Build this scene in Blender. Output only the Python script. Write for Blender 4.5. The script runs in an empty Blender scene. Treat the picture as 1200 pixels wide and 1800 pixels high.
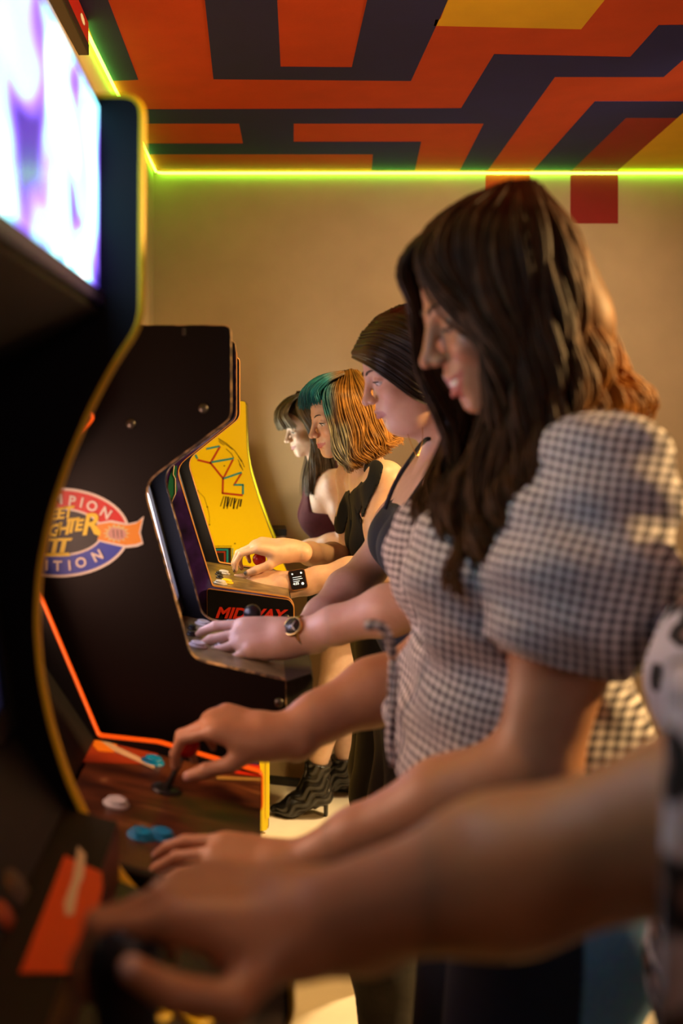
import bpy, bmesh, math, random
import numpy as np
from mathutils import Vector, Matrix

random.seed(7)
rng = np.random.default_rng(11)
S = bpy.context.scene
COL = S.collection

# ------------------------------------------------------------------ camera
FPX, VX, VY, CZ = 1800.0, 455.0, 730.0, 1.45      # focal length (px), vanishing point (px), eye height (m)
cd = bpy.data.cameras.new('camera')
cam = bpy.data.objects.new('camera', cd); COL.objects.link(cam)
cam.location = (0, 0, CZ); cam.rotation_euler = (math.pi / 2, 0, 0)
cd.sensor_fit = 'VERTICAL'; cd.sensor_height = 36.0; cd.lens = FPX / 1800 * 36.0
cd.shift_x = (600 - VX) / 1800; cd.shift_y = (VY - 900) / 1800
cd.clip_start = 0.02
cd.dof.use_dof = True; cd.dof.focus_distance = 2.55; cd.dof.aperture_fstop = 2.6
S.camera = cam
S.view_settings.view_transform = 'Standard'; S.view_settings.look = 'None'
S.view_settings.exposure = 0.0; S.view_settings.gamma = 1.0
S.view_settings.use_curve_mapping = False

# ------------------------------------------------------------------ world and lamps
w = bpy.data.worlds.new('world'); S.world = w; w.use_nodes = True
w.node_tree.nodes['Background'].inputs[0].default_value = (0.02, 0.012, 0.008, 1)
w.node_tree.nodes['Background'].inputs[1].default_value = 0.3

def lamp(name, kind, loc, target, energy, color, size=0.1, spot=60, blend=0.6):
    l = bpy.data.lights.new(name, kind); l.energy = energy; l.color = color
    if kind == 'AREA': l.size = size
    else: l.shadow_soft_size = size
    if kind == 'SPOT': l.spot_size = math.radians(spot); l.spot_blend = blend
    o = bpy.data.objects.new(name, l); COL.objects.link(o); o.location = loc
    d = Vector(target) - Vector(loc)
    o.rotation_euler = d.to_track_quat('-Z', 'Y').to_euler()
    return o
# warm spots out of view, placed for the light they throw
lamp('unseen_spot', 'SPOT', (2.35, 1.6, 2.15), (0.4, 1.9, 1.35), 430, (1.0, 0.60, 0.22), 0.07, 75, 0.5)      # behind the players
lamp('unseen_spot', 'SPOT', (0.62, 2.15, 2.38), (-0.05, 2.95, 1.05), 75, (1.0, 0.68, 0.26), 0.03, 38, 0.5)   # added to brighten the yellow machine and the hands before it
lamp('unseen_spot', 'SPOT', (1.3, 2.7, 2.36), (0.75, 4.08, 1.15), 62, (1.0, 0.76, 0.48), 0.15, 120, 0.9)     # added to wash the back wall
lamp('unseen_spot', 'SPOT', (1.25, 3.2, 2.36), (0.22, 2.95, 0.0), 360, (1.0, 0.74, 0.40), 0.06, 48, 0.6)       # on the floor
lamp('unseen_spot', 'SPOT', (0.05, 1.05, 2.38), (0.06, 0.82, 1.0), 14, (1.0, 0.52, 0.16), 0.04, 46, 0.6)      # added over the nearest deck to brighten the hand
lamp('fill_light', 'AREA', (0.9, -0.7, 2.35), (0.4, 2.4, 1.3), 5.0, (1.0, 0.68, 0.50), 0.6)  # added soft fill from behind the camera, no fixture of the room

# ------------------------------------------------------------------ helpers
def P(px, py, Y):
    """point at distance Y (m) from the camera plane that the photo shows at pixel px, py"""
    return np.array([(px - VX) * Y / FPX, Y, CZ - (py - VY) * Y / FPX])

MATS = {}
def mat(name, color=(0.5, 0.5, 0.5), rough=0.5, metal=0.0, emit=None, estr=0.0, noise=0.0, nscale=30.0, bump=0.0, bscale=200.0, spec=0.5, coat=0.0, sss=0.0, sheen=0.0):
    if name in MATS: return MATS[name]
    m = bpy.data.materials.new(name); m.use_nodes = True
    nt = m.node_tree; b = nt.nodes['Principled BSDF']
    b.inputs['Base Color'].default_value = (*color, 1); b.inputs['Roughness'].default_value = rough
    b.inputs['Metallic'].default_value = metal; b.inputs['Specular IOR Level'].default_value = spec
    b.inputs['Coat Weight'].default_value = coat
    if sheen: b.inputs['Sheen Weight'].default_value = sheen
    if sss:
        b.inputs['Subsurface Weight'].default_value = sss; b.inputs['Subsurface Radius'].default_value = (0.012, 0.005, 0.003); b.inputs['Subsurface Scale'].default_value = 0.6
    if emit is not None:
        b.inputs['Emission Color'].default_value = (*emit, 1); b.inputs['Emission Strength'].default_value = estr
    tc = nt.nodes.new('ShaderNodeTexCoord')
    if noise:
        n = nt.nodes.new('ShaderNodeTexNoise'); n.inputs['Scale'].default_value = nscale; n.inputs['Detail'].default_value = 4
        nt.links.new(tc.outputs['Object'], n.inputs['Vector'])
        r = nt.nodes.new('ShaderNodeValToRGB')
        r.color_ramp.elements[0].position = 0.3; r.color_ramp.elements[1].position = 0.7
        r.color_ramp.elements[0].color = (*[c * (1 - noise) for c in color], 1)
        r.color_ramp.elements[1].color = (*[min(1, c * (1 + noise)) for c in color], 1)
        nt.links.new(n.outputs['Fac'], r.inputs['Fac']); nt.links.new(r.outputs['Color'], b.inputs['Base Color'])
    if bump:
        n2 = nt.nodes.new('ShaderNodeTexNoise'); n2.inputs['Scale'].default_value = bscale; n2.inputs['Detail'].default_value = 3
        nt.links.new(tc.outputs['Object'], n2.inputs['Vector'])
        bp = nt.nodes.new('ShaderNodeBump'); bp.inputs['Strength'].default_value = bump; bp.inputs['Distance'].default_value = 0.002
        nt.links.new(n2.outputs['Fac'], bp.inputs['Height']); nt.links.new(bp.outputs['Normal'], b.inputs['Normal'])
    MATS[name] = m
    return m

def link(name, me, m=None, parent=None, smooth=False):
    o = bpy.data.objects.new(name, me); COL.objects.link(o)
    if m is not None:
        for mm in (m if isinstance(m, (list, tuple)) else [m]): me.materials.append(mm)
    if parent is not None: adopt(o, parent)
    if smooth and len(me.polygons): me.polygons.foreach_set('use_smooth', [True] * len(me.polygons))
    return o

def adopt(o, parent):
    o.parent = parent
    if parent.type == 'EMPTY': o.matrix_parent_inverse = Matrix.Translation(-parent.location)

def tag(o, label=None, cat=None, group=None, kind=None):
    if label: o['label'] = label
    if cat: o['category'] = cat
    if group: o['group'] = group
    if kind: o['kind'] = kind
    return o

def thing(name, loc, label, cat, group=None):
    o = bpy.data.objects.new(name, None); COL.objects.link(o); o.location = loc; o.empty_display_size = 0.1
    return tag(o, label, cat, group)

def npmesh(name, V, F):
    """mesh from arrays, F (n,3) or (n,4)"""
    V = np.asarray(V, np.float32); F = np.asarray(F, np.int32)
    me = bpy.data.meshes.new(name); n, k = F.shape
    me.vertices.add(len(V)); me.vertices.foreach_set('co', V.ravel())
    me.loops.add(n * k); me.loops.foreach_set('vertex_index', F.ravel())
    me.polygons.add(n); me.polygons.foreach_set('loop_start', np.arange(n, dtype=np.int32) * k)
    me.update(calc_edges=True)
    return me

def bmobj(name, bm, m, parent=None, smooth=False):
    bmesh.ops.recalc_face_normals(bm, faces=bm.faces[:])
    me = bpy.data.meshes.new(name); bm.to_mesh(me); bm.free()
    return link(name, me, m, parent, smooth)

def box_bm(bm, lo, hi, bevel=0.0):
    r = bmesh.ops.create_cube(bm, size=1.0)
    vs = r['verts']
    for v in vs:
        v.co = Vector([lo[i] + (v.co[i] + 0.5) * (hi[i] - lo[i]) for i in range(3)])
    if bevel:
        es = list({e for v in vs for e in v.link_edges})
        bmesh.ops.bevel(bm, geom=es, offset=bevel, segments=2, affect='EDGES', profile=0.5)

def box(name, lo, hi, m, parent=None, bevel=0.0):
    bm = bmesh.new(); box_bm(bm, lo, hi, bevel)
    return bmobj(name, bm, m, parent)

def prism(name, pts, y0, y1, m, parent=None, bevel=0.0):
    """polygon in X,Z pushed along Y"""
    bm = bmesh.new()
    a = [bm.verts.new((p[0], y0, p[1])) for p in pts]
    f = bm.faces.new(a)
    r = bmesh.ops.extrude_face_region(bm, geom=[f])
    for g in r['geom']:
        if isinstance(g, bmesh.types.BMVert): g.co.y = y1
    return bmobj(name, bm, m, parent)

def poly(name, pts3, m, parent=None, th=0.0006, nrm=None):
    """thin flat polygon (print / sticker) with a little thickness along nrm"""
    bm = bmesh.new(); vs = [bm.verts.new(p) for p in pts3]; f = bm.faces.new(vs)
    if nrm is not None:
        r = bmesh.ops.extrude_face_region(bm, geom=[f])
        for g in r['geom']:
            if isinstance(g, bmesh.types.BMVert): g.co += Vector(nrm) * th
    bmesh.ops.triangulate(bm, faces=[f for f in bm.faces if len(f.verts) > 4])
    return bmobj(name, bm, m, parent)

def round_poly(pts, r, n=5):
    """round the corners of a 2-D polygon; pts entries (x,z[,radius])"""
    out = []; N = len(pts)
    for i in range(N):
        p = np.array(pts[i][:2], float); rr = pts[i][2] if len(pts[i]) > 2 else r
        a = np.array(pts[i - 1][:2], float); b = np.array(pts[(i + 1) % N][:2], float)
        da = a - p; db = b - p; la = np.linalg.norm(da); lb = np.linalg.norm(db)
        t = min(rr, la * 0.49, lb * 0.49)
        if t < 1e-5: out.append(tuple(p)); continue
        A = p + da / la * t; B = p + db / lb * t
        for k in range(n + 1):
            u = k / n
            out.append(tuple((1 - u) ** 2 * A + 2 * u * (1 - u) * p + u * u * B))
    return out

def tubes(paths, radii, sides=6, flat=None, caps=True):
    """paths (N,M,3), radii (M,) or (N,M): arrays of vertices and quads for N tubes"""
    paths = np.asarray(paths, float); N, M, _ = paths.shape
    radii = np.broadcast_to(np.asarray(radii, float), (N, M))
    T = np.gradient(paths, axis=1); T /= np.linalg.norm(T, axis=2, keepdims=True) + 1e-9
    ref = np.zeros_like(T); ref[...] = (0.03, 1.0, 0.02)
    par = np.abs((T * ref).sum(2)) > 0.95; ref[par] = (1, 0, 0.1)
    A = np.cross(T, ref); A /= np.linalg.norm(A, axis=2, keepdims=True) + 1e-9
    B = np.cross(T, A)
    ang = np.arange(sides) / sides * 2 * math.pi
    fa, fb = (1, 1) if flat is None else flat
    V = paths[:, :, None, :] + radii[:, :, None, None] * (fa * np.cos(ang)[None, None, :, None] * A[:, :, None, :] + fb * np.sin(ang)[None, None, :, None] * B[:, :, None, :])
    V = V.reshape(-1, 3)
    n = np.arange(N)[:, None, None] * (M * sides); mi = np.arange(M - 1)[None, :, None] * sides; s = np.arange(sides)[None, None, :]; s2 = (s + 1) % sides
    F = np.stack([n + mi + s, n + mi + s2, n + mi + sides + s2, n + mi + sides + s], -1).reshape(-1, 4)
    return V, F

def tube(name, pts, r, m, parent=None, sides=8, flat=None, smooth=True, close=False):
    pts = np.asarray(pts, float)
    if close: pts = np.vstack([pts, pts[:1], ])
    V, F = tubes(pts[None], r, sides, flat)
    n = len(pts)
    F = F.tolist()
    me = bpy.data.meshes.new(name)
    fs = [tuple(f) for f in F]
    if not close: fs += [tuple(range(sides - 1, -1, -1)), tuple(range((n - 1) * sides, n * sides))]
    me.from_pydata([tuple(v) for v in V], [], fs); me.update()
    return link(name, me, m, parent, smooth)

def spline(pts, n):
    """Catmull-Rom through pts -> n points"""
    p = np.asarray(pts, float); K = len(p)
    q = np.vstack([2 * p[0] - p[1], p, 2 * p[-1] - p[-2]])
    t = np.linspace(0, K - 1 - 1e-9, n); i = t.astype(int); u = (t - i)[:, None]
    a, b, c, d = q[i], q[i + 1], q[i + 2], q[i + 3]
    return 0.5 * (2 * b + (c - a) * u + (2 * a - 5 * b + 4 * c - d) * u ** 2 + (3 * b - a - 3 * c + d) * u ** 3)

def lathe(name, prof, center, axis, m, parent=None, n=20, smooth=True):
    """prof: (r, h) pairs turned about axis at center"""
    ax = Vector(axis).normalized(); q = Vector((0, 0, 1)).rotation_difference(ax)
    bm = bmesh.new(); rings = []
    for r, h in prof:
        rings.append([bm.verts.new(Vector(center) + q @ Vector((r * math.cos(2 * math.pi * k / n), r * math.sin(2 * math.pi * k / n), h))) for k in range(n)])
    for a, b in zip(rings, rings[1:]):
        for k in range(n): bm.faces.new((a[k], a[(k + 1) % n], b[(k + 1) % n], b[k]))
    bm.faces.new(rings[0][::-1]); bm.faces.new(rings[-1])
    return bmobj(name, bm, m, parent, smooth)

def text_mesh(name, body, size, origin, xdir, ydir, m, parent, bold=0.0, shear=0.0, th=0.0006, align='CENTER'):
    cu = bpy.data.curves.new(name, 'FONT'); cu.body = body; cu.size = size; cu.align_x = align; cu.align_y = 'CENTER'
    cu.offset = bold; cu.shear = shear; cu.extrude = th / 2; cu.resolution_u = 3
    o = bpy.data.objects.new(name, cu); COL.objects.link(o)
    dg = bpy.context.evaluated_depsgraph_get(); dg.update()
    me = bpy.data.meshes.new_from_object(o.evaluated_get(dg))
    bpy.data.objects.remove(o); bpy.data.curves.remove(cu)
    X = Vector(xdir); Y = Vector(ydir); Z = X.cross(Y).normalized()
    for v in me.vertices:
        c = v.co.copy(); v.co = Vector(origin) + X * c.x + Y * c.y + Z * c.z
    me.materials.clear(); me.name = name
    return link(name, me, m, parent)
# ------------------------------------------------------------------ room
ZC, YB, XL, XR, YF = 2.424, 4.08, -0.419, 2.7, -2.2

def wall_mat():
    m = mat('painted_wall', (0.60, 0.43, 0.25), 0.85, noise=0.06, nscale=6, bump=0.25, bscale=260)
    return m
def struct(o, label=None): return tag(o, label, kind='structure')
struct(box('floor', (XL - .2, YF, -.1), (XR, YB + .1, 0), mat('polished_concrete', (0.72, 0.60, 0.42), 0.45, noise=0.10, nscale=5, bump=0.06, bscale=40)))
struct(box('wall_back', (XL - .2, YB, 0), (XR, YB + .1, ZC), wall_mat()))
SLW = .0166                                      # the left wall is not quite square to the back wall
def xl(y): return XL - SLW * (YB - y)
bm = bmesh.new()
vs = [bm.verts.new(p) for p in ((xl(YF), YF, 0), (XL, YB, 0), (XL - .2, YB, 0), (XL - .2, YF, 0))]
f = bm.faces.new(vs); r = bmesh.ops.extrude_face_region(bm, geom=[f])
for g in r['geom']:
    if isinstance(g, bmesh.types.BMVert): g.co.z = ZC
struct(bmobj('wall_left', bm, wall_mat()))
M_DARKW = mat('charcoal_wall', (0.035, 0.03, 0.03), 0.8, noise=.1, nscale=8)  # walls out of view, toned dark to cut bounced light
struct(box('wall_right', (XR, YF, 0), (XR + .1, YB + .1, ZC), M_DARKW))
struct(box('wall_front', (XL - .2, YF - .1, 0), (XR + .1, YF, ZC), M_DARKW))
M_ORANGE = mat('mural_orange', (0.62, 0.060, 0.006), 0.8, noise=0.06, nscale=9, bump=0.15, bscale=220)
M_NAVY = mat('mural_navy', (0.008, 0.009, 0.13), 0.8, noise=0.08, nscale=9, bump=0.15, bscale=220)
M_YEL = mat('mural_yellow', (0.85, 0.50, 0.010), 0.8, noise=0.05, nscale=9, bump=0.15, bscale=220)
M_RED = mat('mural_dark_red', (0.32, 0.010, 0.006), 0.8, noise=0.06, nscale=9, bump=0.15, bscale=220)
ceil = struct(box('ceiling', (XL - .2, YF, ZC), (XR + .1, YB + .1, ZC + .1), M_ORANGE))

def ceil_poly(px, m, z=0.0):
    pts = []
    for x, y in px:
        d = (ZC - CZ) * FPX / (VY - y)
        pts.append((max((x - VX) * d / FPX, xl(d)), min(d, YB), ZC - 0.0008 - z))
    return poly('painted_stripe', pts, m, ceil, 0.0008, (0, 0, 1))
ceil_poly([(100, -100), (152, -100), (243, 140), (190, 142)], M_NAVY)
ceil_poly([(344, -110), (360, 0), (375, 139), (722, 142), (787, 0), (838, -110), (669, -110), (645, 0), (618, 118), (493, 117), (487, 0), (484, -110)], M_NAVY)
ceil_poly([(225, 192), (810, 190), (868, 95), (1107, 100), (1157, 44), (1330, 42), (1262, 48), (1200, 105), (1166, 135), (975, 135), (857, 299), (808, 299), (850, 217), (516, 217), (516, 249), (740, 249), (729, 299), (653, 299), (655, 271), (250, 271), (250, 252), (427, 252), (420, 217), (236, 217)], M_NAVY)
ceil_poly([(1045, 178), (1270, 178), (1220, 207), (1100, 207), (1005, 299), (937, 299)], M_NAVY)
ceil_poly([(1100, 207), (1190, 207), (1086, 299), (1005, 299)], M_RED)
ceil_poly([(1086, 299), (1190, 207), (1255, 150), (1420, 150), (1420, 299)], M_YEL, 0.0004)
ceil_poly([(774, 33), (765, 34), (762, 45), (1021, 51), (1062, 0), (1150, -110), (836, -110), (786, 0)], M_YEL)
wb = bpy.data.objects['wall_back']
def wall_square(x0, y0, x1, y1, m):
    a, b = P(x0, y0, YB), P(x1, y1, YB)
    o = poly('painted_square', [(a[0], YB - .0008, a[2]), (b[0], YB - .0008, a[2]), (b[0], YB - .0008, b[2]), (a[0], YB - .0008, b[2])], m, wb, 0.0008, (0, 1, 0))
wall_square(1002, 299, 1086, 393, M_RED)
wall_square(853, 299, 931, 352, M_ORANGE)

# green-yellow light strip in the corner under the ceiling
M_LED = mat('led_glow', (0.3, 0.5, 0.1), 0.5, emit=(0.24, 1.0, 0.04), estr=12.0)
zl = ZC - 0.012
led = tag(tube('led_strip', [(xl(.1) + .012, 0.1, zl), (xl(2.) + .012, 2.0, zl), (XL + .0125, YB - .04, zl), (XL + .02, YB - .022, zl), (XL + .04, YB - .012, zl), (0.6, YB - .012, zl), (XR, YB - .012, zl)], 0.0050, M_LED, None, 8), 'glowing green light strip along the ceiling edge', 'light strip')
# sign box on the left wall under the ceiling
SX = xl(2.0) - .001
sg = thing('wall_sign', (SX, 2.27, ZC - .09), 'small red sign with black lower edge high on left wall', 'sign')
box('sign_body', (SX, 2.0, ZC - .060), (SX + .034, 2.53, ZC - .003), mat('sign_red', (0.40, 0.014, 0.008), 0.4), sg, 0.002)
box('sign_trim', (SX, 2.0, ZC - .085), (SX + .035, 2.53, ZC - .058), mat('sign_black', (0.012, 0.010, 0.012), 0.4), sg, 0.002)
tri = [(SX + .0345, 2.44 + .03 * math.cos(a), ZC - .03 + .010 * math.sin(a)) for a in np.linspace(0, 2 * math.pi, 8, endpoint=False)]
poly('emblem', tri, mat('sign_white', (0.8, 0.8, 0.78), 0.5), sg, 0.0006, (1, 0, 0))
# narrow black strip lying on the floor before the back wall
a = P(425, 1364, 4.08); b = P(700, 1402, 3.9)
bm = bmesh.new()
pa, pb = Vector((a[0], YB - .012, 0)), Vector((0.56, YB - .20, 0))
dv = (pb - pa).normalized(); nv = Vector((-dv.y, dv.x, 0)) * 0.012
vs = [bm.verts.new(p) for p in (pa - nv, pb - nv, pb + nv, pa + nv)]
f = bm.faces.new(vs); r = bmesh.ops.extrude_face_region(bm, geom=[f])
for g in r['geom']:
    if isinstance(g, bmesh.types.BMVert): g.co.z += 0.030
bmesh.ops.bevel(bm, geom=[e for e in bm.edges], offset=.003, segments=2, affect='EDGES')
tag(bmobj('floor_strip', bm, mat('strip_black', (0.02, 0.017, 0.015), 0.5, noise=.2)), 'black strip lying on the floor before back wall', 'strip')
# ------------------------------------------------------------------ arcade cabinets
M_BLACK = mat('black_laminate', (0.005, 0.004, 0.004), 0.5, spec=.25, noise=0.2, nscale=60)
M_INNER = mat('black_inner_panel', (0.006, 0.006, 0.009), 0.6, spec=.12)
M_BEZEL = mat('bezel_black', (0.008, 0.008, 0.009), 0.3)
M_BOLT = mat('bolt_steel', (0.10, 0.09, 0.08), 0.35, 0.8)
M_WHITE = mat('button_white', (0.62, 0.60, 0.62), 0.3)
M_BLUEB = mat('button_blue', (0.0, 0.22, 0.50), 0.3)
M_BLKP = mat('black_plastic', (0.012, 0.012, 0.014), 0.3)
M_REDP = mat('red_plastic', (0.50, 0.012, 0.008), 0.25)
XB = XL + 0.008
TH = 0.016

def screen_mat(name, cols, strength, scale=6.0):
    m = bpy.data.materials.new(name); m.use_nodes = True; nt = m.node_tree; b = nt.nodes['Principled BSDF']
    tc = nt.nodes.new('ShaderNodeTexCoord'); n = nt.nodes.new('ShaderNodeTexNoise'); n.inputs['Scale'].default_value = scale; n.inputs['Detail'].default_value = 1.5
    n.inputs['Distortion'].default_value = 0.6
    nt.links.new(tc.outputs['Object'], n.inputs['Vector'])
    r = nt.nodes.new('ShaderNodeValToRGB'); e = r.color_ramp.elements
    pos = np.linspace(0.32, 0.66, len(cols))
    e[0].position = pos[0]; e[0].color = (*cols[0], 1); e[1].position = pos[-1]; e[1].color = (*cols[-1], 1)
    for c, p in zip(cols[1:-1], pos[1:-1]):
        k = e.new(p); k.color = (*c, 1)
    nt.links.new(n.outputs['Fac'], r.inputs['Fac']); nt.links.new(r.outputs['Color'], b.inputs['Emission Color'])
    b.inputs['Emission Strength'].default_value = strength; b.inputs['Base Color'].default_value = (0.02, 0.02, 0.02, 1); b.inputs['Roughness'].default_value = 0.2
    return m

def on_plane(px, py, p0, p1, lift=0.0):
    """point of the deck (a plane that runs along Y through p0, p1 given as X,Z) seen at a pixel"""
    dx, dz = p1[0] - p0[0], p1[1] - p0[1]; L = math.hypot(dx, dz); n = np.array([-dz / L, 0, dx / L])
    c = np.array([0, 0, CZ]); d = np.array([(px - VX) / FPX, 1.0, -(py - VY) / FPX])
    o = np.array([p0[0], 0, p0[1]]); t = n @ (o - c) / (n @ d)
    return c + d * t + n * lift, n

def cabinet(name, label, front, yn, yf, side_m, mold_m, mold_r=0.002, inner_m=None, back=XB, rnd=0.012, topx=None, near_mold=None):
    t = thing(name, (float(np.mean([p[0] for p in front])) - .1, (yn + yf) / 2, 0), label, 'arcade cabinet', 'arcade cabinets along the left wall')
    ztop = front[0][1]
    full = [(back, ztop, .004)] + list(front) + [(back, front[-1][1], .002)]
    rp = round_poly(full, rnd)
    near = prism('side_panel', rp, yn, yn + TH, side_m, t)
    far = prism('side_panel', rp, yf - TH, yf, inner_m or side_m, t)
    fr = round_poly([(back, ztop, .004)] + list(front), rnd)
    for y, mm in ((yn + TH / 2, near_mold or mold_m), (yf - TH / 2, mold_m)):
        path = [(p[0], y, p[1]) for p in fr]
        tube('edge_molding', path, mold_r, mm, t, 8, flat=(1.0, (TH / 2 + .0005) / mold_r))
    box('top_panel', (back, yn + TH, ztop - .018), (front[0][0] - .012 if topx is None else topx, yf - TH, ztop - .002), M_BLACK, t)
    box('back_panel', (back, yn + TH, .02), (back + .012, yf - TH, ztop - .02), M_BLACK, t)
    return t

def marquee(t, x, z0, z1, yn, yf, m):
    box('marquee', (x - .02, yn + TH, z0), (x, yf - TH, z1), m, t, 0.002)

def slab(name, t, p0, p1, yn, yf, m, th=0.012):
    """board between the side panels whose upper face runs p0 -> p1 (X,Z)"""
    d = np.array([p1[0] - p0[0], p1[1] - p0[1]]); d /= np.linalg.norm(d); n = np.array([-d[1], d[0]])
    if n[1] < 0: n = -n
    q = [p0, p1, (p1[0] - n[0] * th, p1[1] - n[1] * th), (p0[0] - n[0] * th, p0[1] - n[1] * th)]
    return prism(name, q, yn + TH, yf - TH, m, t)

def screen(t, p0, p1, yn, yf, m, inset=0.035):
    """monitor glass p0 (top) -> p1 (bottom) with a black bezel round it"""
    p0 = np.array(p0, float); p1 = np.array(p1, float); d = (p1 - p0) / np.linalg.norm(p1 - p0); n = np.array([-d[1], d[0]])
    if n[0] < 0: n = -n
    L = np.linalg.norm(p1 - p0); b = 0.03
    def pr(nm, a, c, y0, y1, mm, h):
        A = p0 + d * a; B = p0 + d * c
        return prism(nm, [tuple(A), tuple(B), tuple(B - n * .012), tuple(A - n * .012)] if h == 0 else [tuple(A + n * h), tuple(B + n * h), tuple(B - n * .012), tuple(A - n * .012)], y0, y1, mm, t)
    pr('monitor', b, L - b, yn + TH + b, yf - TH - b, m, 0)
    fr = bmesh.new()
    for a, c, y0, y1 in ((0, b, yn + TH, yf - TH), (L - b, L, yn + TH, yf - TH), (b, L - b, yn + TH, yn + TH + b), (b, L - b, yf - TH - b, yf - TH)):
        A = p0 + d * a; B = p0 + d * c; q = [A + n * .006, B + n * .006, B - n * .012, A - n * .012]
        va = [fr.verts.new((p[0], y0, p[1])) for p in q]; vb = [fr.verts.new((p[0], y1, p[1])) for p in q]
        for k in range(4): fr.faces.new((va[k], va[(k + 1) % 4], vb[(k + 1) % 4], vb[k]))
        fr.faces.new(va[::-1]); fr.faces.new(vb)
    bmobj('bezel', fr, M_BEZEL, t)

def button(t, c, n, m, r=0.014, ring=None, h=0.008):
    b = lathe('button', [(r * 1.35, 0), (r * 1.35, .002), (r * 1.15, .0035), (r, .0035)], c, n, ring or m, t, 18)
    lathe('button_cap', [(r, .002), (r, h - .001), (r * .85, h), (r * .5, h - .0012), (.0005, h - .0018)], c, n, m, b, 18)
def joystick(t, c, n, m, shaft=0.05, r=0.0175, tilt=(0, 0, 0)):
    ax = Vector(n) + Vector(tilt)
    w_ = lathe('dust_washer', [(.022, 0), (.022, .002), (.012, .003), (.002, .003)], c, n, M_BLKP, t, 20)
    ax.normalize(); s = np.array(c) + np.array(ax) * .002; e = np.array(c) + np.array(ax) * shaft
    j = tube('joystick_shaft', [s, (s + e) / 2, e], 0.0045, M_BOLT, t, 8)
    k = 10; prof = [(max(.0004, r * math.sin(math.pi * i / k)), -r * math.cos(math.pi * i / k)) for i in range(k + 1)]
    lathe('joystick_ball', prof, tuple(e + np.array(ax) * r * .8), tuple(ax), m, j, 20)
def bolt(t, p, r=0.008, nrm=(0, -1, 0)):
    lathe('bolt', [(r, 0), (r, .002), (r * .7, .0042), (.0004, .005)], p, nrm, M_BOLT, t, 14)

# --- cabinet A: nearest, lit marquee, yellow edge
def ppx(l, ppm): return [((x - VX) / ppm, CZ - (y - VY) / ppm) for x, y in l]
M_YMOLD = mat('yellow_molding', (0.90, 0.58, 0.005), 0.4)
A0, A1 = 0.42, 1.104
fa = ppx([(250, 178), (247, 570)], 1630) + ppx([(200, 640), (160, 715), (120, 810), (90, 900), (70, 1000), (65, 1090), (72, 1180), (90, 1270), (120, 1365), (160, 1450), (215, 1540), (268, 1598)], 1630) + [(.020, .888), (.032, .872), (.034, .80), (-.02, .76), (-.02, 0.0)]
cabA = cabinet('arcade_cabinet', 'nearest black arcade cabinet with yellow edge and glowing white marquee', fa, A0, A1, M_INNER, M_YMOLD, 0.0055, M_INNER, rnd=0.02, topx=-.172)
M_MARQ = screen_mat('lit_marquee', [(0.02, 0.01, 0.12), (0.16, 0.08, 0.55), (0.20, 0.75, 0.80), (1, 1, 1), (1, 0.92, 1)], 5.0, 7.5)
marquee(cabA, -.17, 1.576, 1.779, A0, A1, M_MARQ)
box('marquee_trim', (-.172, A0 + TH, 1.566), (-.164, A1 - TH, 1.580), mat('trim_violet', (0.03, 0.02, 0.12), 0.35), cabA)
slab('speaker_panel', cabA, (-.30, 1.50), (-.172, 1.568), A0, A1, M_BLACK)
screen(cabA, (-.305, 1.49), (-.262, 1.12), A0, A1, screen_mat('monitor_a', [(0.01, 0.01, 0.03), (0.02, 0.02, 0.06), (0.05, 0.03, 0.08)], 0.5))
slab('instruction_panel', cabA, (-.262, 1.115), (-.205, 1.035), A0, A1, M_BLACK)
M_REDD = mat('deck_red', (0.85, 0.10, 0.010), 0.4); M_FLAME = mat('deck_flame', (0.85, 0.70, 0.52), 0.45)
ledge = slab('deck_ledge', cabA, (-.205, 1.033), (-.150, 1.018), A0, A1, M_BLACK)
d0, d1 = (-.205, 1.033), (-.150, 1.018)
def deck_print(name, px, d0, d1, m, parent, lift=0.0006):
    pts = []; n = None
    for x, y in px:
        p, n = on_plane(x, y, d0, d1, lift); pts.append(tuple(p))
    return poly(name, pts, m, parent, 0.0005, tuple(n))
deck_print('red_art', [(113, 1505), (178, 1535), (180, 1560), (148, 1712), (34, 1712)], d0, d1, M_REDD, ledge)
deck_print('flame_art', [(136, 1490), (150, 1505), (146, 1545), (138, 1560), (128, 1610), (115, 1612), (112, 1590), (126, 1550)], d0, d1, M_FLAME, ledge, 0.0012)
slab('deck_riser', cabA, (-.150, 1.016), (-.148, .956), A0, A1, mat('riser_red', (0.10, 0.012, 0.008), 0.45))
dk = slab('control_panel', cabA, (-.148, .955), (.022, .888), A0, A1, mat('deck_black_art', (0.010, 0.006, 0.005), 0.4, noise=.5, nscale=24))
for px, py, m in ((268, 1772, M_YMOLD), (340, 1782, M_YMOLD), (430, 1735, M_BLKP)):
    c, n = on_plane(px, py, (-.148, .955), (.022, .888)); button(cabA, tuple(c), tuple(n), m, 0.014)
box('coin_door_panel', (-.06, A0 + TH, .02), (-.045, A1 - TH, .86), M_BLACK, cabA)
box('deck_front', (.010, A0 + TH, .80), (.024, A1 - TH, .882), M_BLACK, cabA, .003)
# round art on the left of the bezel
for px, py, r, m in ((30, 1565, .020, mat('art_grey', (0.10, 0.07, 0.05), .5)), (20, 1560, .010, mat('art_orange', (0.5, 0.14, 0.02), .5)), (8, 1610, .014, mat('art_rust', (0.40, 0.06, 0.01), .5))):
    c, n = on_plane(px, py, (-.262, 1.115), (-.205, 1.035), .0008)
    lathe('round_art', [(r, 0), (r, .0006)], tuple(c), tuple(n), m, cabA, 16)

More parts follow.
